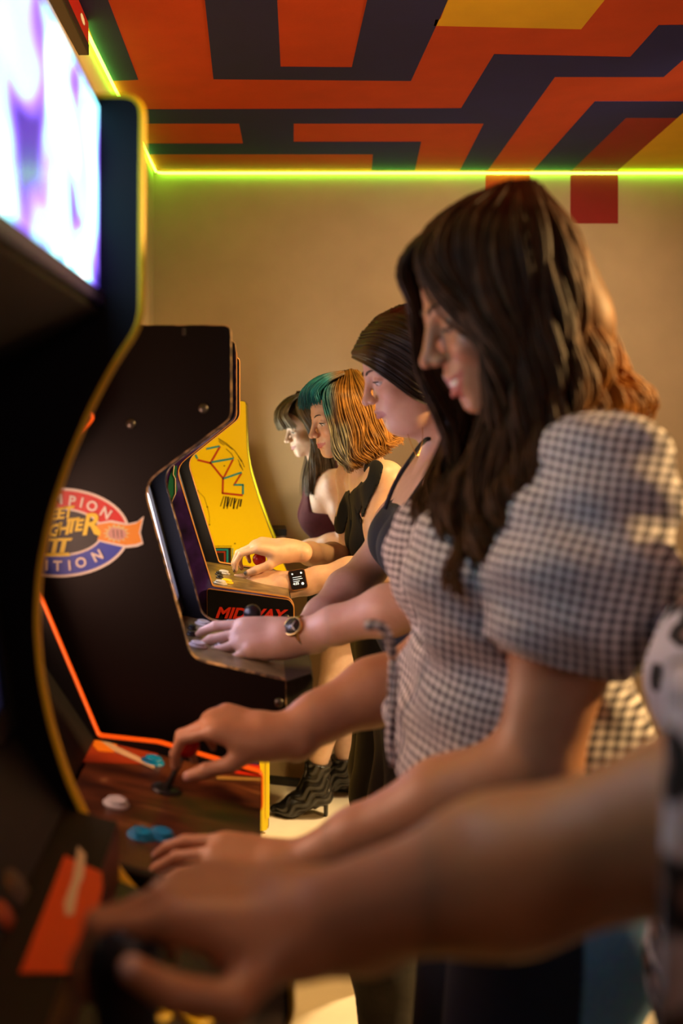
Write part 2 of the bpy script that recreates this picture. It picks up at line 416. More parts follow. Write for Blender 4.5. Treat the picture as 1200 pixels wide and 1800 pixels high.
# --- cabinet B: orange edge, red deck (checked-shirt player)
B0, B1 = 1.125, 1.572
M_OMOLD = mat('orange_molding', (0.75, 0.10, 0.006), 0.35, emit=(1.0, 0.10, 0.004), estr=0.25)  # no lamp here: a faint glow is put into the molding colour
fb = [(-.262, 1.75), (-.262, 1.466), (-.253, 1.446), (-.268, 1.426), (-.345, 1.33), (-.352, 1.22), (-.336, 1.179), (-.2445, .961), (-.153, .951), (.004, .905), (.004, .85), (-.06, .80), (-.06, 0)]
cabB = cabinet('arcade_cabinet', 'black arcade cabinet with orange edging and dark red control deck', fb, B0, B1, M_INNER, M_OMOLD, 0.0026, M_BLACK, rnd=0.006, near_mold=M_BLACK)
marquee(cabB, -.275, 1.50, 1.74, B0, B1, screen_mat('marquee_b', [(.05, .01, .0), (.5, .12, .02), (.9, .4, .1)], 0.6))
screen(cabB, (-.372, 1.40), (-.345, 1.10), B0, B1, screen_mat('monitor_b', [(.35, .10, .05), (1, .48, .30), (1, .70, .55)], 9.0))
slab('lower_bezel', cabB, (-.345, 1.10), (-.25, .958), B0, B1, M_BLACK)
b0, b1 = (-.246, .955), (.002, .901)
def deckB():
    m = bpy.data.materials.new('deck_fire_art'); m.use_nodes = True; nt = m.node_tree; bs = nt.nodes['Principled BSDF']
    tc = nt.nodes.new('ShaderNodeTexCoord'); mp = nt.nodes.new('ShaderNodeMapping'); mp.inputs['Scale'].default_value = (9, 30, 9)
    n = nt.nodes.new('ShaderNodeTexNoise'); n.inputs['Scale'].default_value = 1.0; n.inputs['Detail'].default_value = 3; n.inputs['Distortion'].default_value = 1.2
    r = nt.nodes.new('ShaderNodeValToRGB'); e = r.color_ramp.elements
    e[0].position = .35; e[0].color = (.035, .010, .006, 1); e[1].position = .72; e[1].color = (.30, .14, .05, 1)
    k = e.new(.55); k.color = (.10, .030, .010, 1); k = e.new(.66); k.color = (.16, .05, .018, 1)
    nt.links.new(tc.outputs['Object'], mp.inputs['Vector']); nt.links.new(mp.outputs['Vector'], n.inputs['Vector'])
    nt.links.new(n.outputs['Fac'], r.inputs['Fac']); nt.links.new(r.outputs['Color'], bs.inputs['Base Color']); bs.inputs['Roughness'].default_value = .3
    return m
dkB = slab('control_panel', cabB, b0, b1, B0, B1, deckB())
deck_print('orange_art', [(180, 1296), (285, 1308), (270, 1345), (120, 1340), (118, 1298)], b0, b1, mat('deck_rust', (.30, .035, .008), .35), dkB)
deck_print('orange_knot', [(166, 1303), (196, 1300), (206, 1310), (200, 1324), (172, 1322), (163, 1312)], b0, b1, mat('deck_orange', (.75, .20, .01), .4), dkB, .0012)
deck_print('orange_dot', [(222, 1302), (238, 1300), (243, 1306), (236, 1311), (224, 1309)], b0, b1, MATS['deck_orange'], dkB, .0012)
deck_print('rope_art', [(174, 1288), (182, 1300), (204, 1314), (272, 1346), (270, 1353), (200, 1322), (176, 1304)], b0, b1, mat('deck_cream', (.55, .38, .24), .4), dkB, .0014)
deck_print('blue_card', [(106, 1302), (152, 1308), (128, 1350), (96, 1346)], b0, b1, mat('card_blue', (.10, .32, .55), .4), dkB, .0014)
deck_print('white_card_print', [(112, 1310), (128, 1312), (112, 1340), (100, 1338)], b0, b1, M_WHITE, dkB, .002)
deck_print('red_band', [(372, 1341), (456, 1347), (457, 1366), (370, 1356)], b0, b1, mat('deck_bright_red', (.70, .03, .008), .35), dkB, .0012)
deck_print('cream_art', [(345, 1350), (366, 1340), (380, 1345), (372, 1358), (380, 1366), (362, 1370), (350, 1362)], b0, b1, MATS['deck_cream'], dkB, .0016)
deck_print('gold_line', [(380, 1366), (458, 1370), (458, 1374), (380, 1371)], b0, b1, mat('deck_gold', (.35, .20, .05), .4), dkB, .0012)
for x, y, m in ((204, 1414, M_WHITE), (268, 1340, M_BLUEB), (247, 1470, M_BLUEB), (283, 1470, M_BLUEB)):
    c, n = on_plane(x, y, b0, b1); button(cabB, tuple(c), tuple(n), m, .013)
c, n = on_plane(292, 1388, b0, b1); joystick(cabB, tuple(c), tuple(n), M_REDP, .055, tilt=(.25, 0, 0))
JOY_B = c + n * .06
box('deck_front', (-.004, B0 + TH, .83), (.003, B1 - TH, .898), M_BLACK, cabB)
box('coin_door_panel', (-.075, B0 + TH, .02), (-.062, B1 - TH, .80), M_BLACK, cabB)

# --- cabinet C: black with the round sticker (navy top player)
C0, C1 = 1.644, 1.993
def worn_mat():
    m = mat('worn_edge', (.22, .12, .05), .5); nt = m.node_tree; bs = nt.nodes['Principled BSDF']
    tc = nt.nodes.new('ShaderNodeTexCoord'); n = nt.nodes.new('ShaderNodeTexNoise'); n.inputs['Scale'].default_value = 70; n.inputs['Detail'].default_value = 2
    r = nt.nodes.new('ShaderNodeValToRGB'); e = r.color_ramp.elements
    e[0].position = .42; e[0].color = (.05, .03, .02, 1); e[1].position = .6; e[1].color = (.42, .26, .13, 1)
    nt.links.new(tc.outputs['Object'], n.inputs['Vector']); nt.links.new(n.outputs['Fac'], r.inputs['Fac']); nt.links.new(r.outputs['Color'], bs.inputs['Base Color'])
    return m
fc = [(-.0457, 1.594, .012), (-.045, 1.446, .016), (-.187, 1.340, .03), (-.1306, 1.1395, .01), (-.1123, 1.069, .016), (-.0959, 1.0546, .01), (.043, 1.0235, .003), (.043, .975, .003), (.015, .945), (-.03, .935), (-.03, 0)]
M_CSIDE = mat('black_side', (0.006, 0.0035, 0.0035), 0.45, noise=.25, nscale=4, spec=.2)
cabC = cabinet('arcade_cabinet', 'black arcade cabinet with oval red and blue fighting game sticker on its side', fc, C0, C1, M_CSIDE, worn_mat(), 0.0018, M_INNER)
marquee(cabC, -.062, 1.45, 1.575, C0, C1, screen_mat('marquee_c', [(.1, .02, .2), (.3, .1, .5), (.6, .4, .7)], .6))
slab('speaker_panel', cabC, (-.20, 1.365), (-.062, 1.452), C0, C1, M_BLACK)
screen(cabC, (-.222, 1.345), (-.150, 1.075), C0, C1, screen_mat('monitor_c', [(.55, .45, 1), (.8, .7, 1), (1, .92, 1)], 6.0))
c0_, c1_ = (-.155, 1.0655), (.043, 1.0215)
M_CDECK = mat('deck_olive', (.17, .13, .055), .32, noise=.45, nscale=45)
dkC = slab('control_panel', cabC, c0_, c1_, C0, C1, M_CDECK)
# front of the deck with chamfered corners and a rounded lower edge
bm = bmesh.new(); rows = []
for z, ins in ((1.0215, 0), (1.012, -.004), (.985, -.003), (.962, .010), (.950, .028)):
    x0, x1 = .040, .086 - ins
    rows.append([bm.verts.new(p) for p in ((x0, C0 + .002, z), (x1, C0 + .055, z), (x1 + .003, (C0 + C1) / 2, z), (x1, C1 - .055, z), (x0, C1 - .002, z))])
for ra, rb in zip(rows, rows[1:]):
    for k in range(4): bm.faces.new((ra[k], ra[k + 1], rb[k + 1], rb[k]))
    bm.faces.new((ra[4], ra[0], rb[0], rb[4]))
bm.faces.new(rows[0]); bm.faces.new(rows[-1][::-1])
bmobj('deck_front', bm, mat('deck_front_black', (.022, .020, .016), .35, noise=.5, nscale=120), cabC)
for x, y in ((357, 718), (230, 745), (490, 1235)): bolt(cabC, tuple(P(x, y, C0)))
p_ = P(323, 583, C0); box('key_slot', (p_[0] - .003, C0 - .002, p_[2] - .006), (p_[0] + .003, C0 + .001, p_[2] + .006), M_BOLT, cabC, .0008)
for x, y, m in ((347, 1136, M_WHITE), (357, 1098, M_WHITE), (346, 1082, M_WHITE), (408, 1098, M_BLUEB), (411, 1104, M_WHITE), (392, 1139, M_WHITE)):
    c, n = on_plane(x, y, c0_, c1_); button(cabC, tuple(c), tuple(n), m, .0125)
for x, y in ((337, 1106), (335, 1117)):
    c, n = on_plane(x, y, c0_, c1_); button(cabC, tuple(c), tuple(n), M_BLKP, .0065)
for x, y in ((385, 1100), (378, 1137)):
    q = [on_plane(x + dx, y + dy, c0_, c1_, .0008)[0] for dx, dy in ((-6, -4), (6, -3), (5, 5), (-7, 4))]
    poly('deck_print', [tuple(v) for v in q], mat('print_cream', (.42, .36, .22), .4), dkC, .0004, (0, 0, 1))
c, n = on_plane(432, 1128, c0_, c1_); joystick(cabC, tuple(c), tuple(n), M_BLKP, .040, .0165)
JOY_C = c + n * .05
box('coin_door_panel', (-.05, C0 + TH, .02), (-.036, C1 - TH, .94), M_BLACK, cabC)

# sticker on the near side of C
YS = C0 - 0.0008
def sp(px, py, k=0): q = P(px, py, C0); return (q[0], YS - k * .0005, q[2])
def ell(cx, cy, a, b, n=56, k=0, a0=0, a1=2 * math.pi, end=False): return [sp(cx + a * math.cos(t), cy - b * math.sin(t), k) for t in np.linspace(a0, a1, n, endpoint=end)]
st = poly('round_sticker', ell(102, 936, 126, 79), mat('sticker_white', (.80, .76, .70), .4), cabC, .0004, (0, 1, 0))
def stick(nm, pts, m): return poly(nm, pts, m, st, .0004, (0, 1, 0))
M_SR = mat('sticker_red', (.66, .020, .015), .4); M_SB = mat('sticker_blue', (.030, .065, .55), .4); M_SK = mat('sticker_black', (.008, .007, .007), .4); M_SY = mat('sticker_yellow', (.88, .70, .02), .4); M_SO = mat('sticker_orange', (.80, .32, .03), .4)
stick('red_band', ell(102, 936, 121, 74, 40, 1, 0, math.pi, True), M_SR)
stick('blue_band', ell(102, 936, 121, 74, 40, 1, math.pi, 2 * math.pi, True), M_SB)
stick('white_ring', ell(102, 935, 80, 43, 44, 2), mat('sticker_white', (.80, .76, .70), .4))
stick('black_oval', ell(102, 935, 76, 39, 44, 3), M_SK)
rib = [(170, 922), (195, 918), (224, 923), (240, 920), (251, 912), (245, 936), (250, 952), (240, 956), (222, 958), (196, 953), (172, 948), (178, 936)]
stick('ribbon_edge', [sp(175 + (x - 175) * 1.03 + 0, 936 + (y - 936) * 1.22, 4) for x, y in rib], mat('sticker_white', (.80, .76, .70), .4))
stick('ribbon', [sp(x - 1, y, 5) for x, y in rib], M_SO)
star = []
for i in range(28):
    a = i / 28 * 2 * math.pi; r = 1.0 if i % 2 == 0 else .68
    star.append(sp(205 + 24 * r * math.cos(a), 937 - 17 * r * math.sin(a), 6))
stick('burst', star, mat('sticker_cream', (.72, .62, .30), .4))
M_FIST = mat('sticker_pink', (.62, .36, .32), .4)
stick('fist', [sp(x, y, 7) for x, y in ((193, 931), (197, 926), (201, 927), (205, 928), (209, 928), (213, 930), (217, 930), (221, 935), (222, 942), (217, 947), (209, 949), (200, 947), (193, 944), (190, 938))], M_FIST)
for x in (199, 206, 213):
    stick('finger_line', [sp(x, 931, 8), sp(x + 1.2, 931, 8), sp(x + 2.6, 944, 8), sp(x + 1.4, 944, 8)], M_SK)
def let(ch, x, y, rot, size=19, m=None, k=6, bold=.0006, shear=0.0):
    a = math.radians(rot); s = size / 1095
    text_mesh('letter', ch, s / .70, sp(x, y, k), (math.cos(a), 0, math.sin(a)), (-math.sin(a), 0, math.cos(a)), m or mat('sticker_letter', (.85, .80, .76), .4), st, bold, shear)
for ch, x, y, r in (('C', 12, 915, 42), ('H', 32, 899, 30), ('A', 53, 888, 20), ('M', 79, 880, 6), ('M', 102, 878, 0), ('P', 127, 881, -8), ('I', 144, 884, -13), ('O', 162, 890, -20), ('N', 186, 902, -32)):
    if x != 79: let(ch, x, y, r, 17)
for ch, x, y, r in (('E', 28, 975, -26), ('D', 52, 987, -14), ('I', 83, 994, -2), ('T', 102, 995, 0), ('I', 123, 994, 5), ('O', 143, 989, 12), ('N', 172, 977, 28)): let(ch, x, y, r, 17)
for ch, x, y in (('S', 53, 905), ('T', 66, 905), ('R', 80, 905), ('E', 93, 905), ('E', 106, 903), ('T', 119, 901)): let(ch, x, y, 5, 19, M_SY, 6, .0009, .25)
for ch, x, y, s in (('F', 55, 934, 22), ('I', 74, 935, 20), ('G', 94, 933, 20), ('H', 110, 930, 21), ('T', 124, 925, 24), ('E', 137, 924, 19), ('R', 157, 923, 36)): let(ch, x, y, 6, s, M_SY, 6, .0011, .3)
stick('letter_tail', [sp(x, y, 6) for x, y in ((158, 922), (166, 920), (178, 934), (176, 942), (166, 938))], M_SY)
for pts in (((88, 946), (128, 945), (126, 950), (86, 951)), ((82, 972), (122, 971), (124, 977), (80, 978)), ((95, 950), (103, 950), (98, 973), (90, 973)), ((110, 950), (118, 950), (113, 973), (105, 973))): stick('numeral_bar', [sp(x, y, 6) for x, y in pts], M_SY)

# --- cabinet D: violet side art, control box lettered MIDWAY
D0, D1 = 2.353, 2.748
def galaxy():
    m = bpy.data.materials.new('galaxy_art'); m.use_nodes = True; nt = m.node_tree; bs = nt.nodes['Principled BSDF']
    tc = nt.nodes.new('ShaderNodeTexCoord'); n = nt.nodes.new('ShaderNodeTexNoise'); n.inputs['Scale'].default_value = 11; n.inputs['Detail'].default_value = 3
    r = nt.nodes.new('ShaderNodeValToRGB'); e = r.color_ramp.elements
    e[0].position = .34; e[0].color = (.012, .008, .03, 1); e[1].position = .72; e[1].color = (.20, .25, .75, 1)
    k = e.new(.50); k.color = (.07, .025, .24, 1)
    nt.links.new(tc.outputs['Object'], n.inputs['Vector']); nt.links.new(n.outputs['Fac'], r.inputs['Fac']); nt.links.new(r.outputs['Color'], bs.inputs['Base Color'])
    bs.inputs['Roughness'].default_value = .35
    return m
fd = [(-.052, 1.604, .012), (-.052, 1.443, .014), (-.192, 1.331, .028), (-.107, 1.057, .006), (.070, 1.030, .01), (.080, 1.014, .008), (.080, .90, .01), (.0, .86), (0.0, 0)]
M_GOLD = mat('gold_molding', (.50, .22, .05), .4)
cabD = cabinet('arcade_cabinet', 'arcade cabinet with violet galaxy side art and red lettering on its control box', fd, D0, D1, galaxy(), M_GOLD, 0.0018, M_INNER)
marquee(cabD, -.066, 1.455, 1.588, D0, D1, screen_mat('marquee_d', [(.02, .02, .1), (.2, .1, .5), (.8, .5, .2)], .5))
slab('speaker_panel', cabD, (-.205, 1.36), (-.066, 1.455), D0, D1, M_BLACK)
screen(cabD, (-.226, 1.335), (-.150, 1.072), D0, D1, screen_mat('monitor_d', [(1, .55, .2), (1, .8, .5), (1, .95, .8)], 7.0))
e0_, e1_ = (-.15, 1.061), (.072, 1.026)
dkD = slab('control_panel', cabD, e0_, e1_, D0, D1, mat('deck_gold_black', (.16, .11, .035), .3, noise=.6, nscale=40))
cbx = prism('control_box_side', round_poly([(-.118, 1.052), (.069, 1.0265), (.079, 1.012), (.079, .90), (-.118, .90)], .006), D0 - .006, D0 - .0005, M_BLACK, cabD)
tube('box_edging', [(x, D0 - .004, z) for x, z in round_poly([(-.118, .95), (-.118, 1.052), (.069, 1.0265), (.079, 1.012), (.079, .90)], .006)], .0016, M_GOLD, cbx, 6)
o_ = P(438, 1080, D0 - .0065); text_mesh('lettering', 'MIDWAY', .034, tuple(o_), (1.12, 0, -.045), (.045, 0, 1.0), mat('letter_red', (.75, .035, .012), .4), cbx, .0013, .28)
bolt(cabD, (float(P(503, 1084, D0)[0]), D0 - .006, float(P(503, 1084, D0)[2])), .007)
gs = [(298, 838), (304, 822), (311, 818), (309, 845), (312, 862), (302, 880), (293, 868)]
poly('green_streak', [tuple(P(x, y, D0 - .0012)) for x, y in gs], mat('art_green', (.02, .22, .13), .4), cabD, .0005, (0, 1, 0))
tube('bolt_art', [P(x, y, D0 - .002) for x, y in ((306, 818), (304, 834), (308, 842), (308, 868), (301, 884))], .0013, mat('art_pale', (.75, .65, .5), .4), cabD, 5, flat=(1, .3))
box('deck_front', (.062, D0 + TH, .90), (.076, D1 - TH, 1.018), M_BLACK, cabD, .003)
box('coin_door_panel', (-.02, D0 + TH, .02), (-.006, D1 - TH, .88), M_BLACK, cabD)
for x, y, m in ((393, 1008, M_WHITE), (387, 1026, M_WHITE), (398, 1024, M_YMOLD)):
    c, n = on_plane(x, y, e0_, e1_); button(cabD, tuple(c), tuple(n), m, .0125)
for x, y in ((384, 1010), (386, 1016)):
    c, n = on_plane(x, y, e0_, e1_); button(cabD, tuple(c), tuple(n), M_BLKP, .007)
c, n = on_plane(450, 1017, e0_, e1_); joystick(cabD, tuple(c), tuple(n), M_REDP, .036, .017)
JOY_D = c + n * .045

# --- cabinet E: yellow with line art (burgundy top player)
E0, E1 = 3.543, 3.92
fe = ppx([(432, 705), (434, 790), (440, 830), (455, 880), (475, 935), (497, 988)], 508) + [(.100, .905), (.102, .86), (.033, .80), (.033, .012)]
fe[0] = (*fe[0], .012)
M_EY = mat('yellow_laminate', (.80, .63, .004), .35)
cabE = cabinet('arcade_cabinet', 'bright yellow arcade cabinet with zigzag line art nearest the back wall', fe, E0, E1, M_EY, mat('edge_shade', (.05, .03, .015), .4), 0.0018, M_EY, rnd=.02)  # dark edge colour stands in for the shadow along the panel edge
bpy.data.objects.remove([o for o in cabE.children if o.name.startswith('top_panel')][0])
box('top_panel', (XB, E0 + TH, 1.479), (-.06, E1 - TH, 1.496), M_EY, cabE)
marquee(cabE, -.06, 1.37, 1.478, E0, E1, screen_mat('marquee_e', [(.8, .3, .02), (1, .7, .1)], .5))
screen(cabE, (-.18, 1.35), (-.06, 1.03), E0, E1, screen_mat('monitor_e', [(.7, .8, .6), (1, 1, .8), (1, 1, .95)], 9.0))
slab('control_panel', cabE, (-.07, 1.02), (.085, .925), E0, E1, M_BLACK)
box('front_panel', (.012, E0 + TH, .02), (.026, E1 - TH, .80), mat('front_black', (.01, .01, .01), .4), cabE)
box('lower_edge_strip', (.022, E0 - .002, .055), (.036, E0 + TH, .50), M_EY, cabE, .002)
YE = E0 - .0006
def ep(x, y, k=0): q = P(x, y, E0); return (q[0], YE - .0006 * k, q[2])
M_TEAL = mat('art_teal', (.01, .28, .36), .4); M_RUST = mat('art_red', (.42, .035, .012), .4); M_INK = mat('art_ink', (.012, .010, .006), .4)
def eline(nm, px, w_, m, k=0):
    for (xa, ya), (xb, yb) in zip(px, px[1:]):
        d = np.array([xb - xa, yb - ya], float); d /= np.linalg.norm(d); nn = np.array([-d[1], d[0]]) * w_ / 2; e = d * w_ * .3
        poly(nm, [ep(*(np.array((xa, ya)) - e + nn), k), ep(*(np.array((xb, yb)) + e + nn), k), ep(*(np.array((xb, yb)) + e - nn), k), ep(*(np.array((xa, ya)) - e - nn), k)], m, cabE, .0004, (0, 1, 0))
def sc(l): return [(280 + x * 220 / 1200, 700 + y * 300 / 1636) for x, y in l]
eline('red_stroke', sc([(370, 592), (490, 622), (580, 465)]), 3.4, M_RUST)
eline('teal_stroke', sc([(455, 485), (572, 460)]), 3.2, M_TEAL, 1)
eline('teal_stroke', sc([(348, 545), (362, 575)]), 3.2, M_TEAL, 1)
eline('teal_stroke', sc([(505, 612), (705, 577)]), 3.4, M_TEAL, 1)
eline('red_stroke', sc([(705, 590), (612, 770), (495, 625)]), 3.2, M_RUST)
eline('teal_stroke', sc([(622, 768), (785, 712)]), 3.2, M_TEAL, 1)
eline('red_stroke', sc([(785, 722), (715, 833)]), 3.0, M_RUST)
eline('teal_stroke', sc([(722, 830), (802, 830), (802, 915)]), 3.2, M_TEAL, 1)
eline('red_stroke', sc([(610, 775), (606, 910), (795, 930)]), 3.4, M_RUST)
for l in ([(565, 385), (640, 430), (720, 500), (790, 600), (815, 660)], [(570, 400), (640, 445), (700, 490)], [(640, 485), (690, 530), (715, 575)], [(755, 555), (790, 610)], [(755, 590), (800, 690)], [(765, 630), (795, 680)], [(570, 415), (620, 450)]): eline('ink_arc', sc(l), .9, M_INK)
for l in ([(365, 885), (430, 950), (460, 1040), (480, 1130), (480, 1215)],): eline('ink_arc', sc(l), .5, M_INK)
for k in range(9):
    x = 618 + k * 21; eline('ink_scribble', sc([(x, 940 + 4 * k), (x - 32 + (k % 3) * 10, 1035 + (k % 2) * 22)]), 1.5 + (k % 3) * .7, M_INK)
for x, y in ((365, 885), (460, 1042), (480, 1213), (725, 1393), (623, 648)): eline('ink_dot', sc([(x - 4, y), (x + 4, y)]), 1.8, M_INK)
for i, (x1, y0, m) in enumerate(((690, 1432, M_INK), (660, 1445, M_TEAL), (645, 1458, M_INK), (632, 1468, M_RUST), (622, 1478, M_INK))):
    q = sc([(480, y0), (x1, y0), (x1, 1700), (480, 1700)])
    poly('nested_square', [ep(x, y, i) for x, y in q], m, cabE, .0004, (0, 1, 0))
eline('teal_stroke', sc([(702, 1440), (702, 1600)]), 1.4, M_TEAL); eline('ink_arc', sc([(530, 1418), (692, 1418)]), .9, M_INK)

# small box on the back wall beside the yellow cabinet
stn = thing('wall_box', (.03, 4.0, .9), 'small pale box with black lid on the back wall by yellow cabinet', 'box')
box('box_body', (-.06, 3.945, .90), (.100, 4.08, .985), mat('pale_laminate', (.62, .52, .40), .5), stn, .003)
box('box_lid', (-.065, 3.94, .985), (.107, 4.08, 1.012), M_BLKP, stn, .004)
# ------------------------------------------------------------------ smooth solids (signed distance fields turned into one mesh)
def unit(v): v = np.asarray(v, float); return v / (np.linalg.norm(v) + 1e-12)
def frame(f, up):
    f = unit(f); l = unit(np.cross(up, f)); u = np.cross(f, l)
    return np.stack([f, l, u], 1)              # columns: forward, left, up

class Cone:                                     # capsule with two radii
    def __init__(s, a, b, ra, rb=None, k=.01, sub=False):
        s.a = np.asarray(a, float); s.b = np.asarray(b, float); s.ra = ra; s.rb = ra if rb is None else rb; s.k = k; s.sub = sub
    def bbox(s): r = max(s.ra, s.rb); return np.minimum(s.a, s.b) - r, np.maximum(s.a, s.b) + r
    def d(s, X, Y, Z):
        ab = s.b - s.a; L2 = ab @ ab + 1e-12
        t = ((X - s.a[0]) * ab[0] + (Y - s.a[1]) * ab[1] + (Z - s.a[2]) * ab[2]) / L2
        t = np.clip(t, 0, 1)
        return np.sqrt((X - s.a[0] - t * ab[0]) ** 2 + (Y - s.a[1] - t * ab[1]) ** 2 + (Z - s.a[2] - t * ab[2]) ** 2) - (s.ra + (s.rb - s.ra) * t)
class Ell:                                      # ellipsoid with rotation R (columns = axes)
    def __init__(s, c, r, R=None, k=.01, sub=False, cut=None):
        s.c = np.asarray(c, float); s.r = np.asarray(r, float); s.R = np.eye(3) if R is None else np.asarray(R); s.k = k; s.sub = sub; s.cut = cut
    def bbox(s):
        e = np.sqrt(((s.R * s.r[None, :]) ** 2).sum(1)); return s.c - e, s.c + e
    def d(s, X, Y, Z):
        x, y, z = X - s.c[0], Y - s.c[1], Z - s.c[2]; R = s.R
        p = [(R[0, i] * x + R[1, i] * y + R[2, i] * z) for i in range(3)]
        k0 = np.sqrt((p[0] / s.r[0]) ** 2 + (p[1] / s.r[1]) ** 2 + (p[2] / s.r[2]) ** 2)
        k1 = np.sqrt((p[0] / s.r[0] ** 2) ** 2 + (p[1] / s.r[1] ** 2) ** 2 + (p[2] / s.r[2] ** 2) ** 2) + 1e-9
        d = k0 * (k0 - 1.0) / k1
        if s.cut is not None:
            q, n = s.cut; d = np.maximum(d, (X - q[0]) * n[0] + (Y - q[1]) * n[1] + (Z - q[2]) * n[2])
        return d
class Group:                                    # prims blended among themselves first
    def __init__(s, prims, k=.004): s.p = prims; s.k = k; s.sub = False
    def bbox(s):
        bs = [p.bbox() for p in s.p]; return np.min([b[0] for b in bs], 0) - .01, np.max([b[1] for b in bs], 0) + .01
    def d(s, X, Y, Z):
        r = s.p[0].d(X, Y, Z)
        for p in s.p[1:]: r = smin(r, p.d(X, Y, Z), p.k)
        return r
def smin(a, b, k):
    if k <= 1e-6: return np.minimum(a, b)
    h = np.maximum(k - np.abs(a - b), 0) / k
    return np.minimum(a, b) - h * h * k * .25

def eval_block(prims, lo, hi, h, offset=0.0, clips=(), warp=None):
    lo = np.asarray(lo, float); n = np.maximum(np.ceil((np.asarray(hi) - lo) / h).astype(int) + 1, 2)
    V = np.full(n, 1.0, np.float32); ax = [lo[i] + h * np.arange(n[i]) for i in range(3)]
    for p in prims:
        a, b = p.bbox(); m = p.k + 3 * h + abs(offset) * 1.5 + .004
        i0 = np.clip(np.floor((a - m - lo) / h).astype(int), 0, n); i1 = np.clip(np.ceil((b + m - lo) / h).astype(int) + 1, 0, n)
        if np.any(i1 <= i0): continue
        sl = tuple(slice(i0[i], i1[i]) for i in range(3))
        X = ax[0][sl[0]][:, None, None]; Y = ax[1][sl[1]][None, :, None]; Z = ax[2][sl[2]][None, None, :]
        d = p.d(X, Y, Z)
        if p.sub: V[sl] = -smin(-V[sl], d, p.k)
        else: V[sl] = smin(V[sl], d, p.k)
    X, Y, Z = ax[0][:, None, None], ax[1][None, :, None], ax[2][None, None, :]
    if offset: V -= offset
    if warp is not None: V += warp(X, Y, Z)
    for c in clips: V = np.maximum(V, c(X, Y, Z))
    return V, lo

def surface_nets(V, lo, h):
    ins = V < 0; n = np.array(V.shape); c = n - 1
    cnt = np.zeros(c, np.uint8)
    for dx in (0, 1):
        for dy in (0, 1):
            for dz in (0, 1): cnt += ins[dx:dx + c[0], dy:dy + c[1], dz:dz + c[2]]
    act = (cnt > 0) & (cnt < 8)
    I = np.argwhere(act)
    if len(I) == 0: return np.zeros((0, 3)), np.zeros((0, 4), int)
    idx = np.full(c, -1, np.int32); idx[act] = np.arange(len(I))
    corn = [(dx, dy, dz) for dx in (0, 1) for dy in (0, 1) for dz in (0, 1)]
    vals = {q: V[I[:, 0] + q[0], I[:, 1] + q[1], I[:, 2] + q[2]].astype(float) for q in corn}
    acc = np.zeros((len(I), 3)); num = np.zeros(len(I))
    for q in corn:
        for a in range(3):
            if q[a] == 1: continue
            r = list(q); r[a] = 1; r = tuple(r); v0, v1 = vals[q], vals[r]
            m = (v0 < 0) != (v1 < 0); t = np.where(m, v0 / (v0 - v1 + 1e-20), 0)
            pt = np.tile(np.array(q, float), (len(I), 1)); pt[:, a] += t
            acc[m] += pt[m]; num[m] += 1
    P_ = lo + h * (I + acc / np.maximum(num, 1)[:, None])
    quads = []
    for a in range(3):
        b, c2 = (a + 1) % 3, (a + 2) % 3
        s0 = [slice(None)] * 3; s1 = [slice(None)] * 3; s0[a] = slice(0, -1); s1[a] = slice(1, None)
        A, B = ins[tuple(s0)], ins[tuple(s1)]
        E = np.argwhere(A != B); flip = A[tuple(E.T)]
        ok = (E[:, b] > 0) & (E[:, c2] > 0) & (E[:, b] < n[b] - 1) & (E[:, c2] < n[c2] - 1)
        E, flip = E[ok], flip[ok]
        def g(ob, oc):
            q = E.copy(); q[:, b] -= ob; q[:, c2] -= oc; return idx[q[:, 0], q[:, 1], q[:, 2]]
        Q = np.stack([g(1, 1), g(0, 1), g(0, 0), g(1, 0)], 1)
        Q[~flip] = Q[~flip][:, ::-1]
        quads.append(Q)
    return P_, np.vstack(quads)

def solid(name, prims, blocks, m, parent=None, color=None, offset=0.0, clips=(), warp=None, smooth_it=0):
    """blocks: list of (lo, hi, voxel). One mesh object."""
    VV, FF, o = [], [], 0
    for lo, hi, h in blocks:
        f, l0 = eval_block(prims, lo, hi, h, offset, clips, warp)
        v, q = surface_nets(f, l0, h)
        VV.append(v); FF.append(q + o); o += len(v)
    V = np.vstack(VV); F = np.vstack(FF)
    me = npmesh(name, V, F)
    if color is not None:
        ca = me.color_attributes.new('Col', 'FLOAT_COLOR', 'POINT')
        c = np.ones((len(V), 4), np.float32); c[:, :3] = color(V); ca.data.foreach_set('color', c.ravel())
    return link(name, me, m, parent, True)

def span(prims, pad=.02):
    bs = [p.bbox() for p in prims]; return np.min([b[0] for b in bs], 0) - pad, np.max([b[1] for b in bs], 0) + pad

